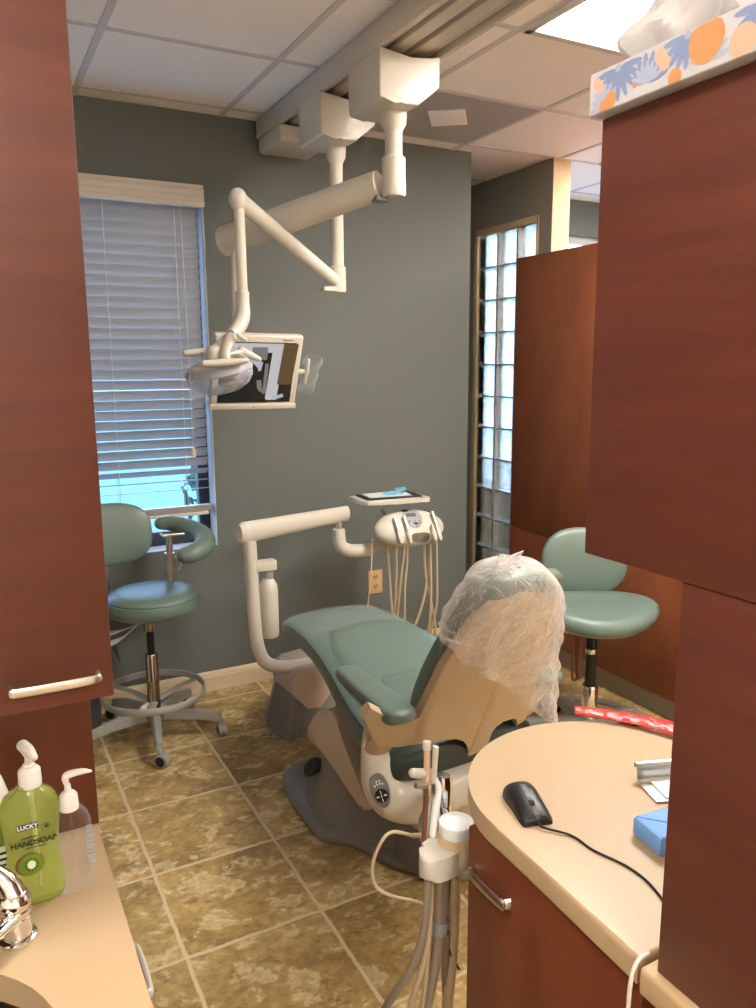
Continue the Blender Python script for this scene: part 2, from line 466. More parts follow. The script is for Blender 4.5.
for lo, hi in (((FX0, 4.36, FZ0), (FX0+.05, 4.41, FZ1)), ((FX1-.05, 4.36, FZ0), (FX1, 4.41, FZ1)), ((FX0, 4.36, FZ0), (FX1, 4.41, FZ0+.05)), ((FX0, 4.36, FZ1-.05), (FX1, 4.41, FZ1))):
    b2(w3, lo, hi, .004)
w3 = struct('window_3', w3, M_JAMB)
bm = B(); b2(bm, (FX0+.05, 4.38, FZ0+.05), (FX1-.05, 4.386, FZ1-.05)); ob('pane', bm, M_PANE, w3)

# glass-block partition at x = 2.93
GX0, GX1 = 2.93, 3.045
GY0, GY1, GZ0, GZ1 = 3.60, 4.215, .17, 2.395
bm = B()
b2(bm, (GX0, 3.495, 0), (GX1, GY0, H)); b2(bm, (GX0, GY1, 0), (GX1, 4.29, H))
b2(bm, (GX0, GY0, 0), (GX1, GY1, GZ0)); b2(bm, (GX0, GY0, GZ1), (GX1, GY1, H))
struct('wall_partition', bm, M_PART)
bm = B(); b2(bm, (GX0, 3.488, 0), (GX1+.004, 3.495, H)); struct('trim_1', bm, M_BEIGE)
bm = B()
T = .035
b2(bm, (GX0-.006, GY0-.002, GZ0), (GX1+.006, GY0+T*.5, GZ1), .003); b2(bm, (GX0-.006, GY1-T, GZ0), (GX1+.006, GY1+.002, GZ1), .003)
b2(bm, (GX0-.006, GY0, GZ0-.002), (GX1+.006, GY1, GZ0+T), .003); b2(bm, (GX0-.006, GY0, GZ1-T), (GX1+.006, GY1, GZ1+.002), .003)
w2 = struct('window_2', bm, M_BEIGE)
ys = [GY0+.018+k*(GY1-T-GY0-.018)/3 for k in range(4)]
zs = [GZ0+T+k*(GZ1-GZ0-2*T)/11 for k in range(12)]
bm = B()
for y in ys: b2(bm, (GX0+.012, y-.008, GZ0+T), (GX1-.012, y+.008, GZ1-T))
for z in zs[1:-1]: b2(bm, (GX0+.014, ys[0], z-.004), (GX1-.014, ys[-1], z+.004))
ob('mortar', bm, M_MORTAR, w2)
bm = B()
for y0, y1 in zip(ys, ys[1:]):
    for z0, z1 in zip(zs, zs[1:]):
        b2(bm, (GX0+.006, y0+.008, z0+.004), (GX1-.006, y1-.008, z1-.004), .012, 3)
ob('glass_blocks', bm, M_BLOCK, w2)

# baseboard
def baseboard(name, x0, x1, y, d):
    bm = B()
    prof = [(0, 0), (.016, 0), (.016, .072), (.013, .078), (.013, .084), (.008, .094), (0, .098)]
    loft(bm, [[(x, y-d*p[0], p[1]) for p in prof] for x in (x0, x1)])
    struct(name, bm, M_BASE, ang=25)
baseboard('baseboard_back', -1.3, 2.476, YW, 1)

# ceiling grid (lay-in T bars)
bm = B()
for k in range(-3, 7):
    x = .512+.615*k; b2(bm, (x-.012, -2.1, H-.004), (x+.012, 4.29, H+.001))
struct('trim_2', bm, M_GRID)
bm = B()
for k in range(-1, 9):
    y = 3.491-.61*k
    for lo, hi in ((-1.3, 4.7),): b2(bm, (lo, y-.012, H-.0035), (hi, y+.012, H+.001))
struct('trim_3', bm, M_GRID)

# ceiling lights: recessed troffers
def troffer(x0, y0, x1, y1, label, name='ceiling_light', estr=None):
    t = thing(name, label, 'ceiling light', ((x0+x1)/2, (y0+y1)/2, H-.012), 'recessed ceiling lights')
    bm = B(); w = .03
    for lo, hi in (((x0, y0), (x1, y0+w)), ((x0, y1-w), (x1, y1)), ((x0, y0), (x0+w, y1)), ((x1-w, y0), (x1, y1))):
        b2(bm, (lo[0], lo[1], H-.014), (hi[0], hi[1], H-.001), .003)
    ob('frame', bm, M_GRID, t)
    bm = B(); b2(bm, (x0+w, y0+w, H-.008), (x1-w, y1-w, H-.002)); ob('diffuser', bm, M_DIFF, t)
    return t
troffer(1.75, 1.07, 2.345, 2.262, 'bright recessed ceiling light panel above the tissue box')
troffer(-.70, .45, -.12, 1.03, 'added unseen ceiling light panel above the sink counter')  # unseen lamp, added to brighten the right-hand cabinets
troffer(-.085, -1.98, .49, -.79, 'added unseen ceiling light panel behind the photographer')  # unseen lamp, added for general fill from the rear
troffer(2.36, -1.37, 2.95, -.17, 'added unseen ceiling light panel at the right rear', 'ceiling_light')  # another unseen fill lamp, added for bounce in the room
troffer(3.23, 2.90, 3.80, 3.47, 'added unseen ceiling light panel behind the glass block partition')  # added out of view to brighten the glass blocks
troffer(3.6, 2.29, 4.2, 2.87, 'added unseen ceiling light panel in the room beyond the cabinets', 'ceiling_light')  # added out of view to lift the light in the far room

# perforated speaker tile
t = thing('ceiling_vent', 'dark grey perforated ceiling tile with paler rectangle, behind the overhead track', 'ceiling vent', (2.03, 3.18, H-.008))
bm = B(); b2(bm, (1.755, 2.895, H-.006), (2.345, 3.477, H-.0005)); ob('perforated_panel', bm, M_VENT, t)
bm = B(); prism(bm, [(1.905, 3.115), (2.035, 3.02), (2.16, 3.185), (2.03, 3.285)], (0, 0, H-.012), (1, 0, 0), (0, 1, 0), .006, .001); ob('grille', bm, M_CEIL, t)

# ------------------------------------------------------------------ window with blind
bm = B()
for lo, hi in (((WX0, YW+.10, WZ0), (WX0+.04, YW+.15, WZ1)), ((WX1-.055, YW+.10, WZ0), (WX1, YW+.15, WZ1)),
               ((WX0, YW+.10, WZ0), (WX1, YW+.15, WZ0+.07)), ((WX0, YW+.10, WZ1-.05), (WX1, YW+.15, WZ1))):
    b2(bm, lo, hi, .004)
w1 = struct('window_1', bm, M_FRAME)
bm = B(); b2(bm, (WX0+.04, YW+.12, WZ0+.06), (WX1-.05, YW+.126, WZ1-.05)); ob('pane', bm, M_PANE, w1)
bm = B(); b2(bm, (WX1-.004, YW+.001, WZ0), (WX1-.0005, YW+.10, WZ1)); b2(bm, (WX0, YW+.001, WZ0+.0005), (WX1-.004, YW+.10, WZ0+.005)); ob('jamb', bm, M_JAMB, w1)

bl = thing('window_blind', 'white horizontal slat blind with moulded valance hanging in the window', 'blind', (.55, YW, 2.29))
bm = B()
prof = [(-.01, 2.285), (-.052, 2.285), (-.052, 2.302), (-.047, 2.306), (-.05, 2.322), (-.046, 2.334), (-.049, 2.350), (-.042, 2.364), (-.042, 2.376), (-.01, 2.376)]
loft(bm, [[(x, YW+p[0]*1.0+.005, p[1]-.012) for p in prof] for x in (.03, 1.026)]); ob('valance', bm, M_VALANCE, bl, 20)
YB = YW+.045
bm = B(); nsl = 27; z = 2.268; k = 0
ztop, zb = 2.262, 1.135
N = 26
def slat(bm, z, tilt, x0=.045, x1=1.014, w=.0255):
    c, s = math.cos(tilt), math.sin(tilt)
    top, bot = [], []
    for j in range(5):
        q = -w+2*w*j/4; arch = .0022*(1-(q/w)**2)
        yy = q*c+arch*s; zz = -q*s*1.0+arch*c
        top.append((YB+yy, z+zz))
    pts = top+[(y+.0022*s, zz-.0022*c) for y, zz in top[::-1]]
    loft(bm, [[(x0, y, zz) for y, zz in pts], [(x1, y, zz) for y, zz in pts]])
# room-side edge low: tilt so the inner edge (-Y) hangs down
for k in range(N):
    slat(bm, ztop-(ztop-zb)*k/(N-1), math.radians(62-8*max(0, k-12)/(N-13)))
zz = zb-.045
for dz, tl in ((0, 34), (.043, 12), (.085, 8)):
    slat(bm, zz-dz, math.radians(tl))
ob('slats', bm, M_SLAT, bl, 50)
bm = B()
for k in range(4): slat(bm, .925-.0075*k, math.radians(4))
b2(bm, (.045, YB-.026, .880), (1.004, YB+.026, .897), .004); ob('bottom_rail', bm, M_VALANCE, bl)
bm = B()
for x in (.22, .60, .905):
    for dy in (-.027, .027): tube(bm, [(x, YB+dy, 2.27), (x, YB+dy, .885)], .0013, 6)
ob('ladder_cords', bm, M_CORD, bl)
bm = B(); tube(bm, [(.93, YB-.04, 2.28), (.935, YB-.042, 1.7), (.936, YB-.042, 1.20)], .0016, 6); ob('pull_cord', bm, M_CORD, bl)
bm = B(); lathe(bm, [(.0, 0), (.012, .002), (.013, .03), (.006, .042), (0, .044)], (.936, YB-.042, 1.16), 12); ob('tassel', bm, M_BASE, bl)

# outdoors seen through the blind
bm = B(); b2(bm, (-30, 4.8, -.45), (34, 60, -.4)); struct('ground', bm, M_PAVE)
bm = B(); b2(bm, (-30, 9, -.395), (34, 60, -.36)); solo('lawn', bm, M_GRASS, 'pale lawn outside beyond the blind', 'lawn')
def shrub(x, y, r, h, lab):
    t = thing('shrub', lab, 'shrub', (x, y, -.4))
    bm = B()
    for i in range(420):
        d = Vector((random.gauss(0, 1), random.gauss(0, 1), random.gauss(0, 1))).normalized()*random.uniform(.55, 1)
        c = Vector((x+d.x*r, y+d.y*r, -.4+h*.55+d.z*h*.5))
        a = Vector((random.gauss(0, 1), random.gauss(0, 1), random.gauss(0, 1))).normalized(); b_ = a.orthogonal().normalized()
        L_ = random.uniform(.05, .1)
        prism(bm, [(-L_, 0), (0, L_*.4), (L_, 0), (0, -L_*.4)], c, a, b_, .002)
    ob('foliage', bm, M_SHRUB, t, flat=True)
    bm = B(); tube(bm, [(x, y, -.4), (x+.03, y, .0), (x, y, .4)], [.03, .025, .015], 8); ob('stem', bm, M_BROWN, t)
shrub(1.78, 5.75, .36, 1.75, 'dark leafy shrub outside behind the right end of the blind')

# ------------------------------------------------------------------ left foreground: counter, sink, cabinets
LX = .133
bm = B()
pl = [(-1.0, .5), (.05, .5), (.105, .53), (.128, .62), (LX, .80), (LX, 1.213), (LX, 1.84), (-1.0, 1.84)]
prism(bm, pl, (0, 0, .822), (1, 0, 0), (0, 1, 0), .038, .006, 3)
lc = solo('countertop', bm, M_LAM, 'beige laminate countertop around the sink, soap bottles on it', 'countertop', origin=(-.43, 1.1, .822))
SX, SY, SRX, SRY = -.152, .812, .190, .185
cb = B(); lathe(cb, [(1, -.2), (1, .2)], (SX+.43, SY-1.1, .03), 48, sc=(SRX, SRY)); bool_diff(lc, cb)
lc.data.shade_smooth(); lc.data.set_sharp_from_angle(angle=math.radians(30))
sk = thing('sink', 'dark round sink bowl sunk in the left countertop', 'sink', (SX, SY, .70))
bm = B()
prof = [(1.03, .8215), (.99, .8215), (.975, .80), (.95, .76), (.86, .71), (.6, .69), (.1, .685), (.1, .68), (.6, .684), (.88, .702), (.97, .755), (1.0, .80), (1.03, .815)]
loft_close = True
rings = [[(SX+SRX*r*math.cos(2*PI*k/48), SY+SRY*r*math.sin(2*PI*k/48), z) for k in range(48)] for r, z in prof]
loft(bm, rings, cap=False); ob('bowl', bm, M_SINK, sk)
bm = B(); lathe(bm, [(.0, .696), (.02, .698), (.024, .700), (.024, .694)], (SX, SY, 0), 20); ob('drain', bm, M_CHROME, sk)

cab = thing('sink_cabinet', 'cherry base cabinet under the sink countertop', 'cabinet', (-.4, 1.15, 0))
bm = B(); b2(bm, (-1.0, .55, .1), (.088, 1.83, .60)); b2(bm, (.05, .55, .6), (.088, 1.83, .822)); b2(bm, (-1.0, 1.1, .6), (.088, 1.83, .822)); ob('carcass', bm, M_WOODV, cab)
for y0, y1 in ((.555, 1.828),):
    bm = B(); b2(bm, (.088, y0, .115), (.108, y1, .815), .0015); d = ob('door', bm, M_WOODV, cab)
    yy = 1.0
    bm = B(); tube(bm, [(.108, yy-.05, .752), (.148, yy-.048, .752), (.156, yy-.035, .752), (.156, yy+.035, .752), (.148, yy+.048, .752), (.108, yy+.05, .752)], .006, 8, ell=(1.3, .8)); ob('handle', bm, M_WHITE, d)
bm = B(); b2(bm, (-1.0, .58, 0), (.05, 1.82, .1)); ob('toe_kick', bm, M_KICK, cab)

# upper part of the left tower
uc = thing('wall_cabinet', 'cherry upper cabinet at left edge with a steel bar handle near its bottom', 'cabinet', (-.35, 1.2, 1.18))
bm = B(); b2(bm, (-.85, .968, 1.180), (.136, 1.75, 2.30), .0015); ob('carcass', bm, M_WOODV, uc)
bm = B(); b2(bm, (-.85, .948, 1.182), (.1345, .9675, 2.298), .003); d = ob('door', bm, M_WOODH, uc)
bm = B()
tube(bm, [(.020, .948, 1.215), (.022, .934, 1.215), (.030, .928, 1.215), (.108, .928, 1.215), (.115, .934, 1.215), (.117, .948, 1.215)], .0055, 8, res=4, ell=(1.0, .6)); ob('handle', bm, M_STEEL, d)
lp = thing('tower_panel', 'cherry side panel standing on the sink countertop under the wall cabinet', 'cabinet', (-.35, 1.5, .861))
bm = B(); b2(bm, (-.85, 1.217, .8605), (.136, 1.75, 1.1795), .002); ob('front_panel', bm, M_WOODV, lp)

# faucet
fa = thing('faucet', 'chrome single lever faucet at the back of the sink', 'faucet', (.007, 1.0, .861))
bm = B(); lathe(bm, [(.0, 0), (.0235, 0), (.0235, .004), (.021, .0065), (.018, .007)], (.004, 1.0, .861), 32); ob('escutcheon', bm, M_CHROME, fa)
bm = B(); lathe(bm, [(.0185, .0), (.0185, .026), (.0178, .0268), (.0185, .0276), (.019, .036), (.0182, .038), (.0195, .04), (.0205, .047), (.017, .056), (.011, .062), (.0, .064)], (.004, 1.0, .867), 32); ob('body', bm, M_CHROME, fa)
bm = B(); tube(bm, [(.006, .998, .912), (-.001, 1.005, .935), (-.016, 1.012, .955), (-.028, 1.015, .972)], [.0165, .014, .010, .008], 14, round_end=True); ob('lever', bm, M_CHROME, fa)
bm = B(); ellipsoid(bm, (-.030, 1.012, .972), (.014, .012, .0105)); ob('lever_knob', bm, M_CHROME, fa)
bm = B(); tube(bm, [(-.002, .985, .897), (-.02, .965, .899), (-.06, .925, .895), (-.09, .895, .885)], [.0115, .010, .010, .010], 14, ell=(.8, 1)); ob('spout', bm, M_CHROME, fa)

# bottles
def soap_rings(w, d, prof, c, n=36, p=2.6):
    rings = []
    for hw, hd, z in prof:
        r = []
        for k in range(n):
            a = 2*PI*k/n; ca, sa = math.cos(a), math.sin(a)
            r.append((c[0]+w*hw*math.copysign(abs(ca)**(2/p), ca), c[1]+d*hd*math.copysign(abs(sa)**(2/p), sa), c[2]+z))
        rings.append(r)
    return rings
SC0 = (.033, 1.073, .861)
sb = thing('soap_bottle', 'green liquid soap pump bottle with navy and kiwi print, beside the faucet', 'soap bottle', SC0)
prof = [(.80, .8, 0), (.93, .93, .004), (1, 1, .012), (1, 1, .03), (.92, .95, .055), (.84, .92, .075), (.9, .95, .10), (.97, 1, .125), (.95, 1, .142), (.80, .9, .154), (.5, .7, .162), (.36, .55, .166), (.35, .55, .170)]
bm = B(); loft(bm, soap_rings(.0385, .021, prof, SC0)); ob('bottle', bm, M_SOAP, sb, 60)
bm = B(); lathe(bm, [(.0, 0), (.0142, 0), (.0146, .004), (.0142, .022), (.0120, .025), (.008, .027), (.008, .030), (.0050, .031), (.0042, .040), (.0042, .048)], (SC0[0]+.004, SC0[1], .861+.166), 24); pc = ob('pump_collar', bm, M_PUMP, sb)
bm = B(); tube(bm, [(SC0[0]+.004, SC0[1], 1.070), (SC0[0]+.001, SC0[1]-.001, 1.080), (SC0[0]-.001, SC0[1]-.004, 1.087), (SC0[0]+.006, SC0[1]-.020, 1.086), (SC0[0]+.010, SC0[1]-.031, 1.080)], [.005, .0065, .0078, .006, .0048], 14, round_end=True); ob('pump_head', bm, M_PUMP, sb)
bm = B(); tube(bm, [(SC0[0]+.004, SC0[1], 1.025), (SC0[0]+.004, SC0[1], .88)], .0030, 8); ob('dip_tube', bm, M_PUMP, sb)
# printed front (facing -Y): navy tag, words, leaf ring, kiwi slice
FY = SC0[1]-.0222
bm = B()
def rect(bm, x0, x1, z0, z1, y, mi, sk=0):
    q = [bm.verts.new(p) for p in ((x0, y, z0), (x1, y, z0+sk), (x1, y, z1+sk), (x0, y, z1))]; bm.faces.new(q).material_index = mi
def disc(bm, c, r, y, mi, n=20, r2=None, ri=0):
    out = [bm.verts.new((c[0]+r*math.cos(2*PI*k/n), y, c[1]+(r2 or r)*math.sin(2*PI*k/n))) for k in range(n)]
    if not ri: bm.faces.new(out).material_index = mi
    else:
        inn = [bm.verts.new((c[0]+ri*r*math.cos(2*PI*k/n), y, c[1]+ri*(r2 or r)*math.sin(2*PI*k/n))) for k in range(n)]
        for k in range(n): bm.faces.new((out[k], out[(k+1) % n], inn[(k+1) % n], inn[k])).material_index = mi
x0 = SC0[0]
rect(bm, x0-.018, x0+.008, .976, .9845, FY, 0)
text_mesh(bm, 'LUCKY', .0080, (x0-.005, FY-.0003, .980), (1, 0, 0), (0, 0, 1), 0, 1, 1.0, .0002)
text_mesh(bm, 'HANDSOAP', .0108, (x0+.001, FY-.0014, .957), (1, 0, 0), (0, 0, 1), 0, 2, .98, .0004)
rect(bm, x0-.014, x0+.007, .9640, .9652, FY, 2); rect(bm, x0-.010, x0+.016, .9488, .9498, FY, 2)
disc(bm, (x0+.017, .9745), .0055, FY, 2, ri=.86); prism(bm, [(-.003, 0), (0, .0022), (.005, .003), (.001, -.002)], (x0+.017, FY, .9745), (1, 0, 0), (0, 0, 1), .0001)
disc(bm, (x0-.006, .926), .018, FY-.0001, 3, 26, .016); disc(bm, (x0-.004, .925), .0165, FY-.0003, 5, 26, .0148); disc(bm, (x0-.004, .925), .005, FY-.0005, 4, 20, .006)
for k in range(12): disc(bm, (x0-.004+.0078*math.cos(k*PI/6), .925+.0085*math.sin(k*PI/6)), .0011, FY-.0005, 2, 8, .0014)
for f in bm.faces:
    if len(f.verts) == 4 and f.material_index == 0 and f.calc_center_median().x > x0+.012: f.material_index = 2
ob('front_print', bm, [M_LABNAVY, M_WTXT, M_LABGRN, M_BROWN, M_LABPALE, M_LABKIWI], sb, flat=True)

GC = (.0845, 1.072, .861)
sg = thing('sanitizer_bottle', 'small clear hand sanitizer pump bottle right of the green soap', 'sanitizer bottle', GC)
bm = B(); loft(bm, soap_rings(.0250, .0165, [(.85, .85, 0), (.97, .97, .003), (1, 1, .010), (1, 1, .084), (.97, .97, .098), (.84, .86, .110), (.62, .72, .117), (.52, .66, .121)], GC, p=2.8)); ob('bottle', bm, M_CLEAR, sg, 60)
bm = B(); loft(bm, soap_rings(.0228, .0148, [(.9, .9, .005), (1, 1, .010), (1, 1, .078), (.98, .98, .0785)], GC, p=2.8)); ob('gel', bm, M_GEL, sg, 60)
bm = B(); lathe(bm, [(0, 0), (.0125, 0), (.0128, .003), (.0120, .020), (.009, .024), (.005, .026), (.004, .036)], (GC[0]-.002, GC[1], .861+.119), 24); ob('pump_collar', bm, M_PUMP, sg)
bm = B(); tube(bm, [(GC[0]-.002, GC[1], 1.012), (GC[0]-.004, GC[1], 1.026), (GC[0]+.002, GC[1]-.002, 1.031), (GC[0]+.018, GC[1]-.006, 1.033), (GC[0]+.028, GC[1]-.009, 1.032)], [.004, .006, .0058, .0045, .0022], 12, ell=(.8, 1), round_end=True); ob('pump_head', bm, M_PUMP, sg)
bm = B(); tube(bm, [(GC[0]-.002, GC[1], .98), (GC[0]+.002, GC[1], .875)], .0020, 8); ob('dip_tube', bm, M_GEL, sg)
bm = B()
for k in range(12):
    z = .895+k*.0052; b2(bm, (GC[0]+.0160, GC[1]-.0158, z), (GC[0]+.0240, GC[1]-.0150, z+.0026+.001*(k % 3)))
ob('back_print', bm, M_LABGREY, sg)

WC = (-.026, 1.125, .861)
wb = thing('soap_bottle', 'white capped soap bottle at the left edge behind the faucet', 'soap bottle', WC)
bm = B(); loft(bm, soap_rings(.034, .020, [(.85, .85, 0), (1, 1, .006), (1, 1, .09), (.9, .95, .105), (.6, .8, .118)], WC)); ob('bottle', bm, M_SOAPBT, wb, 60)
bm = B(); lathe(bm, [(0, 0), (.021, 0), (.0215, .004), (.019, .022), (.012, .048), (.006, .062), (0, .066)], (WC[0]+.018, WC[1]-.005, .861+.116), 24); ob('cap', bm, M_PUMP, wb)
bm = B(); rect(bm, WC[0]-.02, WC[0]+.031, .875, .93, WC[1]-.0205, 0)
for k in range(5): rect(bm, WC[0]+.005, WC[0]+.028, .882+.009*k, .886+.009*k, WC[1]-.0208, 1)
ob('front_print', bm, [M_LABPALE, M_LABGRN], wb, flat=True)

# ------------------------------------------------------------------ right foreground
# rounded peninsula top
RC, RR = (.938, .908), .25
pl = [(.688, .597)]+[(RC[0]+RR*math.cos(a), RC[1]+RR*math.sin(a)) for a in [PI-PI*k/32 for k in range(33)]]+[(1.188, .597)]
bm = B(); prism(bm, pl, (0, 0, .822), (1, 0, 0), (0, 1, 0), .038, .007, 4)
for v in bm.verts:                                  # the straight front tapers slightly towards the near end
    if v.co.x < .75 and v.co.y < .908: v.co.x -= (.908-v.co.y)*.05
rc = solo('countertop', bm, M_LAM, 'beige laminate countertop with rounded end under the mouse', 'countertop', ang=30)
rb = thing('base_cabinet', 'cherry base cabinet under the rounded countertop with a slanted steel pull', 'cabinet', (.93, .78, 0))
bm = B(); b2(bm, (.708, .60, .09), (1.17, .985, .822)); ob('carcass', bm, M_WOODV, rb)
bm = B(); b2(bm, (.690, .603, .10), (.708, .985, .818), .0015); d = ob('door', bm, M_WOODV, rb)
bm = B(); tube(bm, [(.690, .966, .748), (.681, .963, .748), (.676, .955, .748), (.676, .880, .748), (.681, .872, .748), (.690, .869, .748)], .0065, 8, res=4, ell=(1.5, .6)); ob('handle', bm, M_STEEL, d)
bm = B(); b2(bm, (.74, .62, 0), (1.16, .95, .09)); ob('toe_kick', bm, M_KICK, rb)
# nearer counter under the tall panel
bm = B(); b2(bm, (.664, -.25, .824), (1.3, .588, .862), .006, 3)
solo('countertop', bm, M_LAM2, 'beige laminate countertop corner under the tall cherry cabinet at lower right', 'countertop')
nb = thing('base_cabinet', 'cherry base cabinet below the near countertop corner, mostly out of frame', 'cabinet', (1.0, .2, 0))
bm = B(); b2(bm, (.700, -.24, .09), (1.29, .582, .8235)); ob('carcass', bm, M_WOODV, nb)
bm = B(); b2(bm, (.74, -.22, 0), (1.28, .55, .09)); ob('toe_kick', bm, M_KICK, nb)
tp = thing('cabinet', 'tall cherry lower cabinet standing on the near countertop at right edge', 'cabinet', (1.0, .2, .8625))
bm = B(); b2(bm, (.676, -.24, .8625), (1.28, .571, 1.3455), .002); ob('carcass', bm, M_WOODH, tp)
up = thing('wall_cabinet', 'large cherry wall cabinet at right with the floral tissue box on top', 'cabinet', (1.0, .3, 1.347))
bm = B(); b2(bm, (.692, -.24, 1.347), (1.28, .7195, 1.853), .0015); ob('carcass', bm, M_WOODH, up)
bm = B(); b2(bm, (.673, -.24, 1.346), (.6915, .7205, 1.8535), .0025); ob('door', bm, M_WOODH, up)

# tissue box
tb = thing('tissue_box', 'flat floral tissue box with white tissue on top of the right wall cabinet', 'tissue box', (.71, .59, 1.854))
TX, TY0, TY1, TZ0, TZ1 = .656, .485, .724, 1.8542, 1.8985
bm = B(); b2(bm, (TX, TY0, TZ0), (TX+.118, TY1, TZ1), .0012, 1); ob('carton', bm, M_TISSUEBOX, tb, 20)
bm = B()
LAY = [0]
def petal(bm, y, z, L_, w, ang, mi, dx=0.):
    LAY[0] += 1; dx = LAY[0]*.000004
    pts = [(0, 0), (.25*L_, .75*w), (.6*L_, w), (.9*L_, .6*w), (L_, 0), (.9*L_, -.6*w), (.6*L_, -w), (.25*L_, -.75*w)]
    c, s = math.cos(ang), math.sin(ang); vs = []
    for a, b_ in pts:
        yy = y-(a*c-b_*s); zz_ = z+(a*s+b_*c)
        vs.append(bm.verts.new((TX-.0003-dx, min(max(yy, TY0+.001), TY1-.001), min(max(zz_, TZ0+.001), TZ1-.001))))
    try: bm.faces.new(vs).material_index = mi
    except ValueError: pass
def flower(y, z, n, L_, mi, a0=0, span=2*PI, w=.0032):
    for k in range(n): petal(bm, y, z, L_, w, a0+span*k/n, mi, .00005*(k % 3))
flower(.680, 1.892, 9, .034, 0, PI*1.02, PI*1.1, .0036); flower(.700, 1.862, 7, .022, 1, PI*.2, PI, .003)
flower(.640, 1.866, 8, .030, 0, .15, PI*.95, .0040); flower(.640, 1.866, 7, .022, 1, .3, PI*.9, .003)
flower(.588, 1.894, 9, .032, 0, PI*1.02, PI*1.05, .0036); flower(.560, 1.862, 7, .024, 1, .2, PI, .003)
flower(.505, 1.892, 8, .032, 0, PI, PI*1.1, .0036)
for y, z, r, mi in ((.712, 1.886, .006, 3), (.706, 1.8795, .0055, 3), (.699, 1.8585, .008, 2), (.690, 1.864, .0085, 2), (.622, 1.886, .0075, 3), (.616, 1.8775, .0075, 3), (.602, 1.860, .0085, 2), (.655, 1.868, .003, 2), (.566, 1.882, .021, 2), (.525, 1.868, .015, 3)):
    vs = []
    for k in range(18):
        LAY[0] += 1 if k == 0 else 0; vs.append(bm.verts.new((TX-.0003-LAY[0]*.000004, min(max(y+r*math.cos(2*PI*k/18), TY0+.001), TY1-.001), min(max(z+r*math.sin(2*PI*k/18), TZ0+.001), TZ1-.001))))
    try: bm.faces.new(vs).material_index = mi
    except ValueError: pass
for y, z in ((.680, 1.892), (.588, 1.894)):
    vs = [bm.verts.new((TX-.00085, y+.004*math.cos(2*PI*k/14), z+.004*math.sin(2*PI*k/14))) for k in range(14)]; bm.faces.new(vs).material_index = 1
ob('flower_print', bm, [M_PETAL, M_PETAL2, M_ORANGE, M_ORANGE2], tb, flat=True)
bm = B()
n, mrows = 44, 9
rows = []
for j in range(mrows):
    t = j/(mrows-1)
    row = []
    for k in range(n):
        a = 2*PI*k/n
        fold = 1+.20*math.sin(5*a+3*t)+.12*math.sin(9*a-4*t)
        prr = .030+.014*math.sin(PI*min(1, t*1.25))
        hh = .066*t**.8*(1+.14*math.sin(2*a+.6)+.12*math.sin(5*a+1))
        y = .650+prr*1.75*fold*math.cos(a)*(1-.45*t**3)-.006*t; x = .715+prr*fold*math.sin(a)*(1-.6*t**3)-.008*t
        row.append((x, y, TZ1-.001+hh))
    rows.append(row)
loft(bm, rows, cap=False)
bm.faces.new([v for v in bm.verts][-n:])
ts = ob('tissue', bm, M_TISSUE, tb, 30)

# mouse
ms = thing('computer_mouse', 'black corded computer mouse on the rounded countertop', 'mouse', (.772, .940, .861))
mo, md_ = Vector((.764, .928, .8603)), Vector((.30, .954, 0)).normalized()   # rear end points away
sd = Vector((md_.y, -md_.x, 0))
bm = B()
st = [(-.0535, .0215, .006), (-.0525, .0245, .010), (-.046, .0265, .014), (-.028, .0268, .021), (-.005, .0262, .027), (.018, .0278, .029), (.038, .0275, .025), (.048, .023, .017), (.0535, .014, .009), (.055, .006, .005)]
rings = []
for s, hw, hz in st:
    r = []
    for k in range(28):
        a = 2*PI*k/28; ca, sa = math.cos(a), math.sin(a)
        x = hw*math.copysign(abs(ca)**.75, ca); z = hz*(max(sa, 0)**.7) if sa > 0 else .0
        if sa <= 0: z = .0; x *= .96
        r.append(mo+md_*s+sd*x+Vector((0, 0, z)))
    rings.append(r)
loft(bm, rings); o = ob('shell', bm, M_MOUSE, ms, 45)
bm = B()
def on_mouse(s, x, dz=0):
    for (s0, w0, h0), (s1, w1, h1) in zip(st, st[1:]):
        if s0 <= s <= s1:
            f = (s-s0)/(s1-s0); hw = w0+(w1-w0)*f; hz = h0+(h1-h0)*f
            q = min(1, abs(x)/hw); ca = q**(1/.75); sa = math.sqrt(max(0, 1-ca*ca))
            return mo+md_*s+sd*x+Vector((0, 0, hz*sa**.7+dz))
def strip(bm, s0, s1, hw, dz, n=6):
    for a in range(n):
        sa, sb2 = s0+(s1-s0)*a/n, s0+(s1-s0)*(a+1)/n
        bm.faces.new([bm.verts.new(on_mouse(s, x, dz)) for s, x in ((sa, -hw), (sb2, -hw), (sb2, hw), (sa, hw))])
strip(bm, -.012, .026, .0042, .0006); ob('top_inlay', bm, M_MGREY, ms)
bm = B(); strip(bm, -.052, -.03, .0008, .0006); strip(bm, -.052, -.034, .0034, .0004); ob('front_inlay', bm, M_MGREY, ms)
bm = B(); lathe(bm, [(0, -.0035), (.0065, -.0035), (.0075, -.002), (.0075, .002), (.0065, .0035), (0, .0035)], on_mouse(-.022, 0, -.0035), 18, axis=tuple(sd)); ob('scroll_wheel', bm, M_RUBBER, ms)
bm = B(); tube(bm, [on_mouse(-.0530, 0, -.001), (.747, .866, .8645), (.774, .83, .8625), (.777, .789, .862), (.788, .755, .862), (.794, .73, .862), (.794, .70, .862), (.785, .665, .862), (.772, .635, .862), (.79, .605, .862)], .0018, 8); ob('cable', bm, M_BLACK, ms)

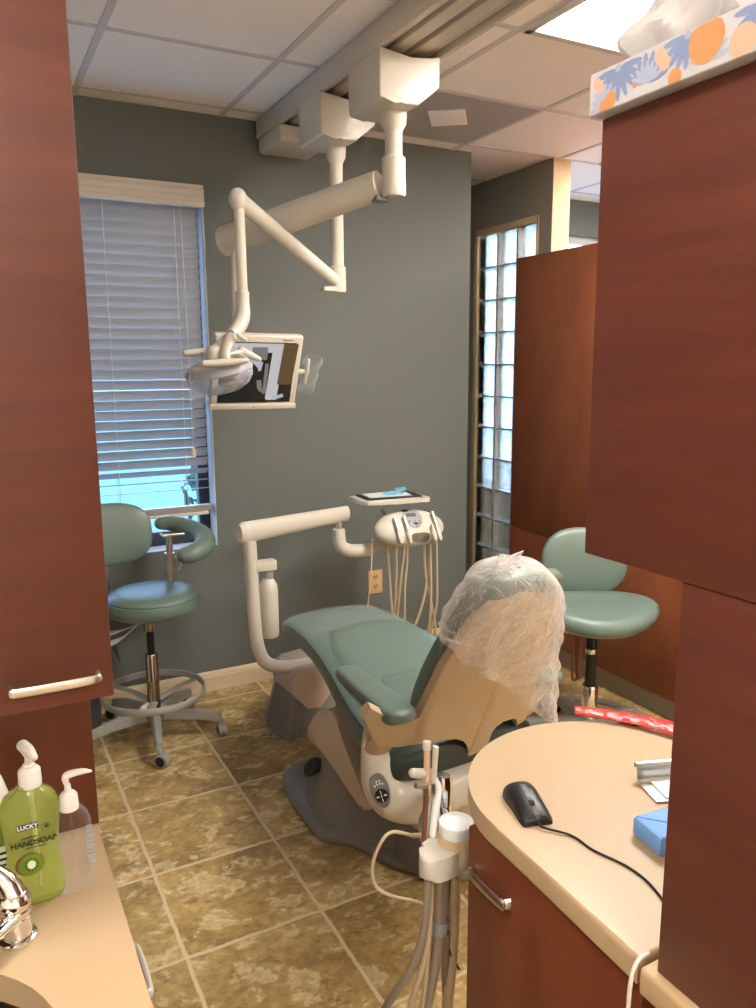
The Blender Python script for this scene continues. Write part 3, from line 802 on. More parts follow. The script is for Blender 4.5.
# blue wrapped pack
bm = B()
prism(bm, [(.862, .790), (.853, .728), (1.02, .66), (1.08, .77)], (0, 0, .8605), (1, 0, 0), (0, 1, 0), .030, .004, 2)
bw = thing('wrapped_pack', 'blue sterile wrapped pack on the counter beside the tall cabinet', 'wrapped pack', (.93, .74, .8605))
ob('pack', bm, M_BLUEWRAP, bw, 25)
bm = B(); prism(bm, [(.864, .788), (.90, .745), (1.0, .775)], (0, 0, .8906), (1, 0, 0), (0, 1, 0), .0012); prism(bm, [(.856, .730), (.90, .745), (1.0, .672)], (0, 0, .8906), (1, 0, 0), (0, 1, 0), .0009); ob('folded_flap', bm, M_BLUEWRAP, bw, 25)

# metal tray holder with paper
tr = thing('metal_holder', 'small grey metal paper holder with curled lip behind the blue pack', 'paper holder', (1.06, .87, .861))
ax = Vector((.86, -.30, 0)).normalized(); ay = Vector((-ax.y, ax.x, 0))
O = Vector((.985, .905, .8605))
bm = B()
prof = []
for k in range(9):
    a = PI*1.25-PI*1.5*k/8
    prof.append((.0+.006*math.cos(a)-.001, .026+.006*math.sin(a)))
prof += [(.006, .018), (.007, .004), (.012, .001), (.075, .001)]
# lip runs along ax; profile across -ay
pts = [(p[0], p[1]) for p in prof]
th = .0014
outer = [O-ay*p[0]+Vector((0, 0, p[1])) for p in pts]
rings = []
for s in (0, .25):
    up_ = [o_+ax*s for o_ in outer]; dn = [o_+ax*s+Vector((0, 0, .0022))-ay*.0012 for o_ in outer[::-1]]
    rings.append(up_+dn)
loft(bm, rings); ob('plate', bm, M_STEEL, tr, 30)
bm = B(); prism(bm, [(.02, .018), (.24, .018), (.24, .07), (.02, .07)], O+Vector((0, 0, .0038)), ax, -ay, (-.002, 0)); ob('paper', bm, M_PAPER, tr)
bm = B(); ellipsoid(bm, O+ax*.085+Vector((0, 0, .026)), (.014, .014, .011)); ob('knob', bm, M_BLACK, tr)

# red film strip along the rounded edge
bm = B()
P, _ = spline([(1.066, 1.149, .871), (1.10, 1.123, .869), (1.135, 1.085, .868), (1.165, 1.04, .868), (1.19, .985, .868), (1.20, .91, .868)], 10)
rings = []
for i, p in enumerate(P):
    t = (P[min(i+1, len(P)-1)]-P[max(i-1, 0)]).normalized(); nn = Vector((-t.y, t.x, 0)); q = i/(len(P)-1)
    w = .016+.013*q; hz = .007+.001*math.sin(i*.9)
    rings.append([p+nn*(w*math.cos(2*PI*k/12)*(1+.04*math.sin(i*1.1+k)))+Vector((0, 0, hz*math.sin(2*PI*k/12)*(1+.12*math.sin(i*.9+k*2)))) for k in range(12)])
loft(bm, rings)
zmin = min(v.co.z for v in bm.verts)
bmesh.ops.translate(bm, verts=bm.verts, vec=(0, 0, .8608-zmin))
solo('red_film_roll', bm, M_RED, 'crumpled red plastic film along the far rounded counter edge', 'plastic film', ang=30)

# cable in the counter gap
bm = B(); tube(bm, [(.685, .5925, .868), (.668, .5925, .866), (.658, .5925, .845), (.655, .592, .80), (.652, .590, .70), (.648, .588, .5), (.65, .585, .25), (.66, .58, .006)], .0028, 10); solo('white_cable', bm, M_WHITE, 'white cable running down the gap between the two countertops', 'cable')

# ------------------------------------------------------------------ far tall cabinets
fc = thing('tall_cabinet', 'tall cherry cabinet run behind the right stool with grey toe kick', 'cabinet', (2.95, 2.6, 0))
bm = B(); b2(bm, (2.672, 1.5, .11), (3.25, 3.428, 2.125)); ob('carcass', bm, M_WOODF, fc)
bm = B(); b2(bm, (2.690, 1.5, 0), (3.22, 3.415, .11)); ob('toe_kick', bm, M_KICK, fc)
bm = B(); b2(bm, (2.652, 1.5, .685), (2.672, 3.43, 2.127), .001); ob('upper_panel', bm, M_WOODF, fc)
bm = B(); b2(bm, (2.652, 1.5, .11), (2.672, 3.43, .681), .001); ob('lower_panel', bm, M_WOODF, fc)

# ------------------------------------------------------------------ overhead track, monitor arm and light arm
tk = thing('overhead_track', 'white ceiling track carrying the monitor and light arms', 'ceiling track', (1.4, 2.4, H))
bm = B(); b2(bm, (1.284, .4, 2.588), (1.306, 3.585, H-.005), .004); b2(bm, (1.512, .4, 2.588), (1.532, 3.585, H-.005), .004)
b2(bm, (1.285, .4, H-.03), (1.53, 3.585, H-.005)); ob('housing', bm, M_WHITE, tk)
bm = B(); b2(bm, (1.308, .42, 2.640), (1.510, 3.57, 2.6425)); ob('channel', bm, M_GREYP, tk)
bm = B()
for x0, x1, z0 in ((1.312, 1.338, 2.606), (1.345, 1.398, 2.596), (1.420, 1.470, 2.596), (1.478, 1.506, 2.606)):
    bm = B(); b2(bm, (x0, .42, z0), (x1, 3.57, 2.640), .006); ob('rail', bm, M_WHITE, tk)
bm = B(); b2(bm, (1.288, 3.30, 2.520), (1.528, 3.575, 2.588), .014, 3); ob('end_housing', bm, M_WHITE, tk)

def carriage(parent, y0, y1):
    bm = B()
    poly = [(1.282, 2.586), (1.282, 2.440), (1.290, 2.430), (1.34, 2.430), (1.37, 2.424), (1.43, 2.428), (1.455, 2.450), (1.49, 2.478), (1.508, 2.490), (1.512, 2.50), (1.512, 2.588), (1.495, 2.588), (1.47, 2.572), (1.40, 2.564), (1.32, 2.574), (1.30, 2.586)]
    prism(bm, poly, (0, y1, 0), (1, 0, 0), (0, 0, 1), y1-y0, .006, 3)
    ob('carriage', bm, M_WHITE, parent, 35)
def hanger(parent, x, y, z1, z2, r):
    bm = B(); lathe(bm, [(r*1.5, z1-.03), (r*1.45, z1-.055), (r*1.05, z1-.075), (r, z1-.08), (r, z2)], (x, y, 0), 28); lathe(bm, [(r*1.5, z1+.0), (r*1.5, z1-.032)], (x, y, 0), 28)
    ob('post', bm, M_WHITE, parent)

ma = thing('ceiling_boom', 'white jointed ceiling arm holding the monitor, thick beam on the nearer post', 'arm', (1.4, 2.5, 2.6))
carriage(ma, 2.395, 2.625)
hanger(ma, 1.392, 2.50, 2.445, 2.22, .030)
bm = B(); lathe(bm, [(.036, 2.285), (.041, 2.28), (.041, 2.21), (.042, 2.205), (.043, 2.165), (.038, 2.155), (.0, 2.152)], (1.392, 2.50, 0), 32); ob('swivel_collar', bm, M_WHITE, ma)
A0, A1 = Vector((1.368, 2.525, 2.198)), Vector((.975, 3.10, 2.062))
bm = B(); tube(bm, [A0+Vector((-.012, .012, 0)), A1], [.050, .057], 26, ell=(1, .9))
ob('beam', bm, M_WHITE, ma, 50)
bm = B(); dv = (A1-A0).normalized()
tube(bm, [A1, A1+dv*.012, A1+dv*.02], [.058, .057, .048], 26, ell=(1, .9)); ob('end_cap', bm, M_WHITE, ma)
bm = B(); b2(bm, (1.33, 2.51, 2.140), (1.38, 2.56, 2.162), .006); ob('bracket', bm, M_GREYP, ma)
bm = B(); tube(bm, [(.998, 3.07, 2.03), (.998, 3.075, 1.9), (.998, 3.08, 1.66)], .019, 18); tube(bm, [(.998, 3.08, 1.67), (1.005, 3.09, 1.60), (1.03, 3.09, 1.57)], [.019, .02, .024], 14); ob('drop_tube', bm, M_WHITE, ma)

# monitor
mn = thing('monitor', 'ivory flat monitor tilted down, room reflection painted on its dark screen', 'monitor', (1.06, 3.04, 1.56))
mc = Vector((1.060, 3.035, 1.551)); ux = Vector((1, .015, -.012)).normalized()
vz = Vector((0, -.36, .93)); vz = (vz-ux*vz.dot(ux)).normalized(); nn = vz.cross(ux).normalized()   # out of the back
if nn.y < 0: nn = -nn
fr = -nn
R = Matrix((ux, vz, fr)).transposed()
HWm, HHm = .183, .156
bm = B(); box(bm, mc+nn*.018, (HWm*2, HHm*2, .036), .008, 3, R)
cut = None
ob('housing', bm, M_WHITE, mn)
bm = B(); box(bm, mc-nn*.001+vz*(-HHm+.010), (HWm*2+.006, .022, .010), .004, 2, R); ob('lower_lip', bm, M_WHITE, mn)
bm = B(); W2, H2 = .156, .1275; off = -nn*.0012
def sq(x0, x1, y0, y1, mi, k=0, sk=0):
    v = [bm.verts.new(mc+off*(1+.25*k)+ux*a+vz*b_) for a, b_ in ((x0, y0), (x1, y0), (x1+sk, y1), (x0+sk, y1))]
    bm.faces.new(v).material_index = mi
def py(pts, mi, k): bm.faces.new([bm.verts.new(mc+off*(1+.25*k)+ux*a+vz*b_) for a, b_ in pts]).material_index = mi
sq(-W2, W2, -H2, H2, 0)  # reflected room painted as glowing patches over the black screen
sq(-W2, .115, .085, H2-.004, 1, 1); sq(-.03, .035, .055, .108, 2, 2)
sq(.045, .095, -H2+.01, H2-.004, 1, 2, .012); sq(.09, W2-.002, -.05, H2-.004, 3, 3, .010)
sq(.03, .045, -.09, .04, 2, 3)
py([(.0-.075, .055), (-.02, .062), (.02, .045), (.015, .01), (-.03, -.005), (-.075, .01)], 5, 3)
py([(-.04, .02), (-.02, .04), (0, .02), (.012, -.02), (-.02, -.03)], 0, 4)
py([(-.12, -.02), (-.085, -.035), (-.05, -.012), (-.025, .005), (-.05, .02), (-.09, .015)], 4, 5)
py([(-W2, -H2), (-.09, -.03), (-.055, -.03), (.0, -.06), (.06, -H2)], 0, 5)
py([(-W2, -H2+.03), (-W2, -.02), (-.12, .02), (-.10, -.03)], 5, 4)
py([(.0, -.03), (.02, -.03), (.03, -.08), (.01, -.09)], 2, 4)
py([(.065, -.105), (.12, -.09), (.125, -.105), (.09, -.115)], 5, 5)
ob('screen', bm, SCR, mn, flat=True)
bm = B(); [box(bm, mc-nn*.0012+ux*(.107+.0062*k)+vz*.138, (.0046, .006-.0015*(k % 2), .0006), 0, 2, R) for k in range(6)]; ellipsoid(bm, mc-nn*.0008+ux*.098+vz*.138, (.004, .0012, .005)); ob('maker_mark', bm, M_GREYP, mn, flat=True)
bm = B(); ellipsoid(bm, mc-nn*.0012+vz*(-HHm+.010)*1.0-nn*.0045, (.003, .002, .003)); ob('power_light', bm, M_BLACK, mn)
for sx in (1,):
    bm = B(); tube(bm, [mc+nn*.015+ux*(sx*HWm), mc+nn*.015+ux*(sx*(HWm+.028))], .011, 12)
    tube(bm, [mc+nn*.010+ux*(sx*(HWm+.034))-vz*.045, mc+nn*.010+ux*(sx*(HWm+.036)), mc+nn*.010+ux*(sx*(HWm+.038))+vz*.05], [.008, .011, .008], 12, round_end=True)
    ob('handle', bm, M_WHITE, mn)
bm = B(); c0 = mc+nn*.010+ux*(HWm+.045)-vz*.012
rows = []
for j in range(13):
    t = j/12; row = []
    for k in range(20):
        a = 2*PI*k/20; w = .036+.006*math.sin(j*1.3); dd = .022*(1-.55*t)+.003*math.sin(3*a+j)
        row.append(c0+vz*(.075-.155*t+.012*math.sin(a))+ux*(w*math.cos(a)*(1+.1*math.sin(j+2*a))+.016*(1-t))+nn*dd*math.sin(a))
    rows.append(row)
loft(bm, rows, cap=False); solo('plastic_sleeve', bm, M_SLEEVE, 'clear plastic sleeve over the monitor handle', 'plastic sleeve', ang=60)

la = thing('ceiling_boom', 'white jointed ceiling arm holding the dental light, on the farther post', 'arm', (1.4, 3.0, 2.6))
carriage(la, 2.86, 3.075)
hanger(la, 1.40, 2.985, 2.445, 1.97, .026)
bm = B(); lathe(bm, [(.026, 1.975), (.0335, 1.97), (.034, 1.885), (.031, 1.872), (.0, 1.87)], (1.40, 2.985, 0), 28); b2(bm, (1.325, 2.955, 1.872), (1.40, 3.01, 1.892), .008); ob('swivel_collar', bm, M_WHITE, la)
L0, L1 = Vector((1.378, 2.970, 1.918)), Vector((.895, 2.70, 2.138))
bm = B(); tube(bm, [L0, L1], [.026, .030], 20, ell=(1, .9)); ob('beam', bm, M_WHITE, la, 50)
bm = B(); ellipsoid(bm, L1, (.032, .031, .038)); ob('elbow_cap', bm, M_WHITE, la)
def shl(bm): bmesh.ops.translate(bm, verts=bm.verts, vec=(-.028, -.085, -.003))
bm = B(); tube(bm, [(.925, 2.785, 2.13), (.927, 2.785, 1.835)], .0185, 16); shl(bm); ob('drop_tube', bm, M_WHITE, la)
bm = B(); lathe(bm, [(.021, 0), (.024, -.003), (.024, -.04)], (.926, 2.785, 1.838), 20); tube(bm, [(.926, 2.785, 1.80), (.925, 2.78, 1.765), (.915, 2.77, 1.735), (.892, 2.755, 1.705), (.868, 2.74, 1.685)], [.024, .0255, .0265, .0255, .023], 18); shl(bm); ob('knuckle', bm, M_WHITE, la)

dl = thing('dental_light', 'dental examination light with clear shield below the window side arm', 'dental light', (.80, 2.655, 1.6))
bm = B()
tube(bm, [(.872, 2.742, 1.690), (.845, 2.72, 1.655), (.83, 2.705, 1.625), (.828, 2.70, 1.605)], [.023, .020, .017, .02], 14, ell=(.7, 1.1)); tube(bm, [(.878, 2.70, 1.685), (.900, 2.690, 1.668)], .008, 10, round_end=True)
tube(bm, [(.866, 2.760, 1.685), (.83, 2.77, 1.655), (.80, 2.775, 1.630)], [.02, .018, .02], 12, ell=(.7, 1.1)); shl(bm); ob('yoke', bm, M_WHITE, dl)
Rl = Matrix.Rotation(math.radians(-12), 3, 'Y') @ Matrix.Rotation(math.radians(10), 3, 'X')
bm = B(); box(bm, (.812, 2.745, 1.625), (.082, .075, .055), .02, 4, Rl, taper=(.7, .7)); shl(bm); ob('lamp_housing', bm, M_WHITE, dl)
bm = B()
rings = []
for r, z in ((.02, .010), (.066, .008), (.098, -.004), (.112, -.020), (.114, -.028), (.110, -.028), (.095, -.014), (.062, .000), (.02, .002)):
    rings.append([Rl @ Vector((r*1.05*math.cos(2*PI*k/36), r*.82*math.sin(2*PI*k/36), z))+Vector((.815, 2.74, 1.592)) for k in range(36)])
loft(bm, rings, cap=False); shl(bm); ob('reflector', bm, M_PANEL, dl, 50)
bm = B(); rings = []
for r, z in ((.113, -.004), (.110, -.030), (.095, -.055), (.066, -.072), (.03, -.078)):
    rings.append([Rl @ Vector((r*1.05*math.cos(2*PI*k/36), r*.82*math.sin(2*PI*k/36), z-.024))+Vector((.815, 2.74, 1.592)) for k in range(36)])
loft(bm, rings, cap=False); shl(bm); o = ob('shield', bm, M_GLASS, dl, 60); mod(o, 'SOLIDIFY', thickness=.002)
bm = B(); lathe(bm, [(.0, .02), (.03, .02), (.032, -.02), (.026, -.04), (.0, -.042)], (.838, 2.715, 1.566), 20); shl(bm); ob('bulb_housing', bm, M_LAMPIN, dl)
bm = B(); tube(bm, [(.80, 2.70, 1.52), (.84, 2.69, 1.522), (.875, 2.69, 1.53)], [.014, .02, .012], 12, ell=(.6, 1)); shl(bm); ob('lens', bm, M_LENS, dl)
for a, b_, nm in (((.745, 2.655, 1.590), (.885, 2.645, 1.600), 0), ((.722, 2.80, 1.625), (.79, 2.79, 1.635), 1), ((.915, 2.79, 1.640), (.985, 2.80, 1.605), 1)):
    a, b_ = Vector(a), Vector(b_)
    bm = B(); tube(bm, [a, a.lerp(b_, .5)+Vector((0, 0, -.002)), b_], [.011, .0135, .009], 14, round_end=True)
    if nm == 0: tube(bm, [b_, b_+Vector((-.012, .03, .012)), (.85, 2.72, 1.605)], [.012, .012, .014], 10)
    else: tube(bm, [a.lerp(b_, .8 if a.x < .8 else .2), (.83, 2.76, 1.612)], [.009, .012], 10)
    shl(bm); ob('handle', bm, M_WHITE, dl)
bm = B(); rows = []
for j in range(13):
    t = j/12; row = []
    for k in range(18):
        a = 2*PI*k/18; w = .026+.004*math.sin(j*1.7)+.004*t
        row.append((.727+w*math.cos(a)*(1+.12*math.sin(j*1.1+3*a))+.008*t, 2.70+.012*math.sin(a)*(1+.4*math.sin(j+a*2)), 1.575-.105*t))
    rows.append(row)
loft(bm, rows, cap=False); shl(bm); solo('plastic_sleeve', bm, M_SLEEVE, 'clear plastic sleeve dangling from the dental light handle', 'plastic sleeve', ang=60)

# ------------------------------------------------------------------ dental chair
XC = 1.245
ch = thing('dental_chair', 'green upholstered dental chair with grey base plate', 'dental chair', (XC, 2.15, 0))
def up_ring(y, xc, hw, zt, th, n=36, crown=.012, e=.45):
    r = []
    for k in range(n):
        a = 2*PI*k/n; ca, sa = math.cos(a), math.sin(a)
        x = hw*math.copysign(abs(ca)**e, ca); z = .5*th*math.copysign(abs(sa)**e, sa)
        z += crown*(1-(x/max(hw, 1e-3))**2)*(1 if sa > 0 else .3)
        r.append((xc+x, y, zt-.5*th+z))
    return r
seat = [(2.872, .10, .535, .03), (2.862, .155, .555, .06), (2.835, .186, .575, .085), (2.76, .200, .598, .098), (2.6, .208, .612, .095), (2.46, .220, .614, .100), (2.3, .240, .602, .105), (2.15, .262, .578, .115), (2.05, .276, .560, .122), (1.97, .284, .548, .126), (1.90, .282, .535, .118), (1.855, .262, .522, .10), (1.835, .22, .508, .07)]
def dense(st, res=4):
    P, _ = spline([(s[0], s[1], s[2]) for s in st], res); Q, _ = spline([(s[3], 0, 0) for s in st], res)
    return [(p.x, p.y, p.z, q.x) for p, q in zip(P, Q)]
bm = B(); loft(bm, [up_ring(y, XC, hw, zt, th) for y, hw, zt, th in dense(seat)]); sobj = ob('seat', bm, M_VINYL, ch, 60)
DS = dense(seat)
def seat_at(y):
    for a, b_ in zip(DS, DS[1:]):
        if min(a[0], b_[0]) <= y <= max(a[0], b_[0]):
            f = (y-a[0])/(b_[0]-a[0]) if a[0] != b_[0] else 0
            return [a[i]+(b_[i]-a[i])*f for i in range(4)]
bm = B()
for s in (-1, 1):
    pts = []
    for y in [2.83-.1*k for k in range(10)]:
        _, hw, zt, th = seat_at(y); pts.append((XC+s*(hw*.972), y, zt-.022))
    tube(bm, pts, .0045, 8)
ob('piping', bm, M_VINYLD, sobj)
# raised centre cushion and the hip cushion behind it
def pad(pts_fn, n, rings_in, rise, name):
    pass
def cushion(ys, wf, name, rise=.016):
    bm = B(); rows = []
    m = 17
    for iy, y in enumerate(ys):
        _, hw, zt, th = seat_at(y); w = wf(iy/(len(ys)-1))*hw
        row = []
        for k in range(m):
            q = -1+2*k/(m-1); x = w*q
            ex = min(1, (1-abs(q))*5); ey = min(1, iy/2., (len(ys)-1-iy)/2.)
            base = zt+.012*(1-(x/hw)**2)-.004
            row.append((XC+x, y, base+rise*math.sqrt(max(0, 1-(1-ex)**2))*math.sqrt(max(0, 1-(1-ey)**2))))
        rows.append(row)
    loft(bm, rows, cap=False, closed=False)
    return ob(name, bm, M_VINYL, ch, 60)
cushion([2.50-.035*k for k in range(15)], lambda t: .62+.22*min(1, t*3)-.05*t, 'leg_cushion')
cushion([2.12-.025*k for k in range(11)], lambda t: .50+.24*math.sin(PI*min(1, t*1.0)*.5), 'hip_cushion', .020)
for s in (-1, 1):
    bm = B(); pts = [(XC+s*.15, 2.27, .598), (XC+s*.185, 2.20, .592), (XC+s*.195, 2.10, .580), (XC+s*.19, 2.0, .566), (XC+s*.18, 1.92, .556)]
    tube(bm, pts, [.006, .030, .038, .034, .020], 14, ell=(.55, 1), round_end=True); ob('side_bolster', bm, M_VINYL, ch, 60)
# under-seat pan (curved underside, dark vinyl with its shade put into the colour)
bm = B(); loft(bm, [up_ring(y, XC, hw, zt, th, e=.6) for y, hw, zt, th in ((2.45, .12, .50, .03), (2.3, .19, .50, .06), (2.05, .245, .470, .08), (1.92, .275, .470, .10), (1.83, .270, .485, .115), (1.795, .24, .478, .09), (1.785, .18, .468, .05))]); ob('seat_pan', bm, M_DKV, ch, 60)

# backrest: local frame on the reclined plane
BO = Vector((XC, 1.755, .50)); BD = Vector((0, -.435, .90)).normalized(); BN = Vector((0, .9, .435)).normalized(); BX = Vector((1, 0, 0))
def bp_(x, s, n=0.): return BO+BX*(x-XC)+BD*s+BN*n
bst = [(.045, .10, .02), (.050, .16, .045), (.075, .200, .066), (.14, .213, .076), (.25, .208, .078), (.36, .192, .076), (.46, .170, .072), (.53, .150, .060), (.56, .12, .04), (.565, .07, .02)]
bst2 = dense([(s, hw, th, 0) for s, hw, th in bst])
rings = []
for s, hw, th, _ in bst2:
    r = []
    for k in range(36):
        a = 2*PI*k/36; ca, sa = math.cos(a), math.sin(a)
        x = hw*math.copysign(abs(ca)**.5, ca); q = .5*th*math.copysign(abs(sa)**.6, sa)
        r.append(bp_(XC+.01+x, s, .058+q+.10*x*x/ .2))
    rings.append(r)
bm = B(); loft(bm, rings); ob('backrest', bm, M_VINYL, ch, 60)
# headrest
bm = B(); rings = []
for s, hw, th in dense([(.47, .05, .03, 0), (.475, .07, .05, 0), (.50, .092, .066, 0), (.54, .100, .072, 0), (.575, .094, .068, 0), (.598, .075, .05, 0), (.606, .04, .03, 0)]) and [(a, b_, c) for a, b_, c, _ in dense([(.47, .05, .03, 0), (.475, .07, .05, 0), (.50, .092, .066, 0), (.54, .100, .072, 0), (.575, .094, .068, 0), (.598, .075, .05, 0), (.606, .04, .03, 0)])]:
    r = []
    for k in range(30):
        a = 2*PI*k/30; ca, sa = math.cos(a), math.sin(a)
        x = hw*math.copysign(abs(ca)**.6, ca); q = .5*th*math.copysign(abs(sa)**.6, sa)
        r.append(bp_(XC-.02+x, s, .032+q+.5*x*x))
    rings.append(r)
loft(bm, rings); ob('headrest', bm, M_VINYL, ch, 60)
# moulded rear shell
poly = [(.928, .030), (.868, .150), (.885, .185), (.919, .161), (.973, .122), (1.005, .127), (1.028, .140), (1.042, .336), (1.081, .478), (1.13, .545), (1.20, .575), (1.30, .555), (1.370, .470), (1.410, .313), (1.455, .15), (1.472, .053), (1.463, .02), (1.466, -.035), (1.424, -.035), (1.412, .012), (1.389, .030), (1.342, .041), (1.310, .028), (1.300, -.003), (1.320, -.090), (1.245, -.092), (1.238, -.05), (1.229, -.020), (1.203, .013), (1.172, .033), (1.127, .042), (1.056, .033), (.995, .022)]
bm = B(); prism(bm, [(x-XC, s) for x, s in poly], BO, BX, BD, (-.022, .006), .006, 3)
for cx in [.88+.03*k for k in range(21)]:
    bmesh.ops.bisect_plane(bm, geom=bm.verts[:]+bm.edges[:]+bm.faces[:], plane_co=(cx, 0, 0), plane_no=(1, 0, 0))
for v in bm.verts:
    q = (v.co.x-1.2); v.co += BN*(.55*q*q)
ob('rear_shell', bm, M_WHITE2, ch, 50)
# left and right armrests
def armrest(s):
    def X(x): return XC+s*(XC-x)-.045 if s > 0 else x
    bm = B(); rings = []
    for y, x, hw, zt, th in dense5([(2.115, .985, .006, .640, .014), (2.10, .982, .024, .652, .034), (2.06, .980, .034, .662, .044), (1.95, .974, .042, .670, .050), (1.82, .968, .047, .676, .052), (1.72, .966, .046, .678, .050), (1.69, .967, .038, .676, .040), (1.675, .968, .016, .668, .016)]):
        r = []
        for k in range(24):
            a = 2*PI*k/24; ca, sa = math.cos(a), math.sin(a)
            r.append((X(x)+hw*math.copysign(abs(ca)**.55, ca), y, zt-.5*th+.5*th*math.copysign(abs(sa)**.6, sa)))
        rings.append(r)
    loft(bm, rings); a_ = ob('armrest', bm, M_VINYL, ch, 60)
    bm = B(); pts = [(X(.985)-hw_*1, y, z) for y, hw_, z in ()]
    tube(bm, [(X(.960-.0), 2.09, .628), (X(.938), 1.98, .640), (X(.924), 1.84, .648), (X(.921), 1.73, .650), (X(.940), 1.685, .650)], .0035, 8); ob('piping', bm, M_VINYLD, a_)
    bm = B(); tube(bm, [(X(.975), 1.76, .632), (X(.972), 1.775, .59), (X(.962), 1.80, .55), (X(.965), 1.83, .51)], [.030, .028, .034, .04], 14, ell=(1.1, .7)); ob('arm_support', bm, M_WHITE2, a_)
def dense5(st):
    P, _ = spline([s[:3] for s in st], 4); Q, _ = spline([(s[3], s[4], 0) for s in st], 4)
    return [(p.x, p.y, p.z, q.x, q.y) for p, q in zip(P, Q)]
armrest(-1); armrest(1)
# control yoke: drops from the hip and sweeps under the seat
bm = B()
tube(bm, [(.948, 1.845, .565), (.955, 1.843, .52), (.962, 1.84, .45), (.975, 1.835, .39), (1.005, 1.82, .345), (1.07, 1.80, .325), (1.16, 1.79, .335), (1.28, 1.79, .35), (1.42, 1.79, .37)],
     [.022, .036, .047, .056, .062, .066, .066, .06, .05], 22, ell=(1.0, .75), up=(1, 0, 0), round_end=True)
ob('hip_yoke', bm, M_WHITE, ch, 60)
kc = Vector((.952, 1.797, .395)); kn = Vector((-.45, -.86, .22)).normalized(); ku = Vector((.3, -.05, -1)); ku = (ku-kn*ku.dot(kn)).normalized(); kv = kn.cross(ku)
bm = B(); lathe(bm, [(1, -.015), (1, .003), (.92, .0065), (0, .007)], (0, 0, 0), 28)
RK = Matrix((ku, kv, kn)).transposed()
for v in bm.verts: v.co = RK @ Vector((v.co.x*.052, v.co.y*.027, v.co.z))+kc
kp = ob('control_keypad', bm, M_GREYP, ch)
bm = B(); lathe(bm, [(.020, .007), (.018, .010), (0, .010)], (0, 0, 0), 24)
for v in bm.verts: v.co = RK @ Vector((v.co.x+.016, v.co.y, v.co.z))+kc
ob('round_keys', bm, M_BLACK, kp)
bm = B()
for dx, dy, w, l in ((.016, .011, .002, .008), (.016, -.011, .002, .008), (.027, 0, .005, .0025), (.005, 0, .005, .0025), (.016, 0, .003, .003)):
    box(bm, RK @ Vector((dx, dy, .0105))+kc, (w*2, l, .001), 0, 2, RK)
for i_, (dx, dy) in enumerate(((-.016, .012), (-.018, .005), (-.018, -.003), (-.015, -.011), (-.026, .006), (-.026, -.003))):
    box(bm, RK @ Vector((dx, dy, .0075))+kc, (.005, .004, .001), 0, 2, RK)
ob('key_symbols', bm, M_WTXT, kp)
# base plate, skirt, fins, pedestal
out = [(.955, 2.60), (.938, 2.50), (.930, 2.36), (.934, 2.235), (.948, 2.185), (1.012, 2.125), (1.052, 2.045), (1.088, 1.955), (1.135, 1.89), (1.22, 1.84), (1.34, 1.87), (1.42, 2.0), (1.50, 2.14), (1.55, 2.24), (1.552, 2.4), (1.54, 2.55), (1.48, 2.66), (1.25, 2.72), (1.02, 2.68)]
sp_ = smoothpoly(out, 4)
cx_, cy_ = 1.245, 2.30
def scaled(k, z, dx=0): return [(cx_+(x-cx_)*k+dx, cy_+(y-cy_)*k, z) for x, y in sp_]
bm = B(); loft(bm, [scaled(.985, 0), scaled(1.0, .006), scaled(1.0, .018), scaled(.985, .026), scaled(.90, .040)]); ob('base_plate', bm, M_GREYP, ch, 50)
bm = B()
body = lambda xs, ys0, ys1, z: [((1.245+math.copysign(abs(math.cos(2*PI*k/36))**.7, math.cos(2*PI*k/36))*xs*(1-.42*max(0, -math.sin(2*PI*k/36))**.8)), (ys0+ys1)/2+math.copysign(abs(math.sin(2*PI*k/36))**.8, math.sin(2*PI*k/36))*(ys1-ys0)/2, z) for k in range(36)]
loft(bm, [body(.29, 1.93, 2.60, .028), body(.275, 1.95, 2.57, .07), body(.262, 1.97, 2.52, .14), body(.258, 1.99, 2.46, .22), body(.25, 2.02, 2.42, .28), body(.2, 2.08, 2.38, .32)]); ob('base_skirt', bm, M_GREYP, ch, 60)
def fin(s):
    pts = [(2.425, .268), (2.400, .33), (2.345, .395), (2.27, .432), (2.215, .430), (2.165, .395), (2.085, .345), (2.0, .29), (1.955, .242), (1.985, .218), (2.03, .222), (2.105, .235), (2.21, .258), (2.33, .272)]
    bm = B(); x0 = XC+s*.235
    prism(bm, smoothpoly(pts, 4), (x0, 0, 0), (0, 1, 0), (0, 0, 1), (-.02, .02), .012, 3)
    for v in bm.verts: v.co.x += -s*.10*max(0, (v.co.z-.30))-s*.0
    return ob('side_fin', bm, M_PINKW, ch, 50)
fin(-1); fin(1)
bm = B(); loft(bm, [body(.235, 2.00, 2.42, .26), body(.235, 2.00, 2.42, .34), body(.22, 2.02, 2.40, .40), body(.18, 2.06, 2.36, .43)]); ob('lift_cover', bm, M_PINKW, ch, 60)
bm = B(); lathe(bm, [(0, -.02), (.030, -.02), (.030, 0), (.024, .008), (.016, .006), (.008, .010), (0, .010)], (.968, 2.335, .200), 28, axis=(-.75, -.6, .35), sc=(1.25, .85)); ob('foot_knob', bm, M_RUBBER, ch)
bm = B(); lathe(bm, [(.15, .15), (.16, .2), (.16, .28), (.13, .36), (.10, .40)], (1.28, 1.93, 0), 32); ob('pedestal', bm, M_WHITE2, ch)
bm = B(); lathe(bm, [(.175, .02), (.17, .12), (.158, .16)], (1.28, 1.95, 0), 32); ob('pedestal_skirt', bm, M_GREYP, ch)

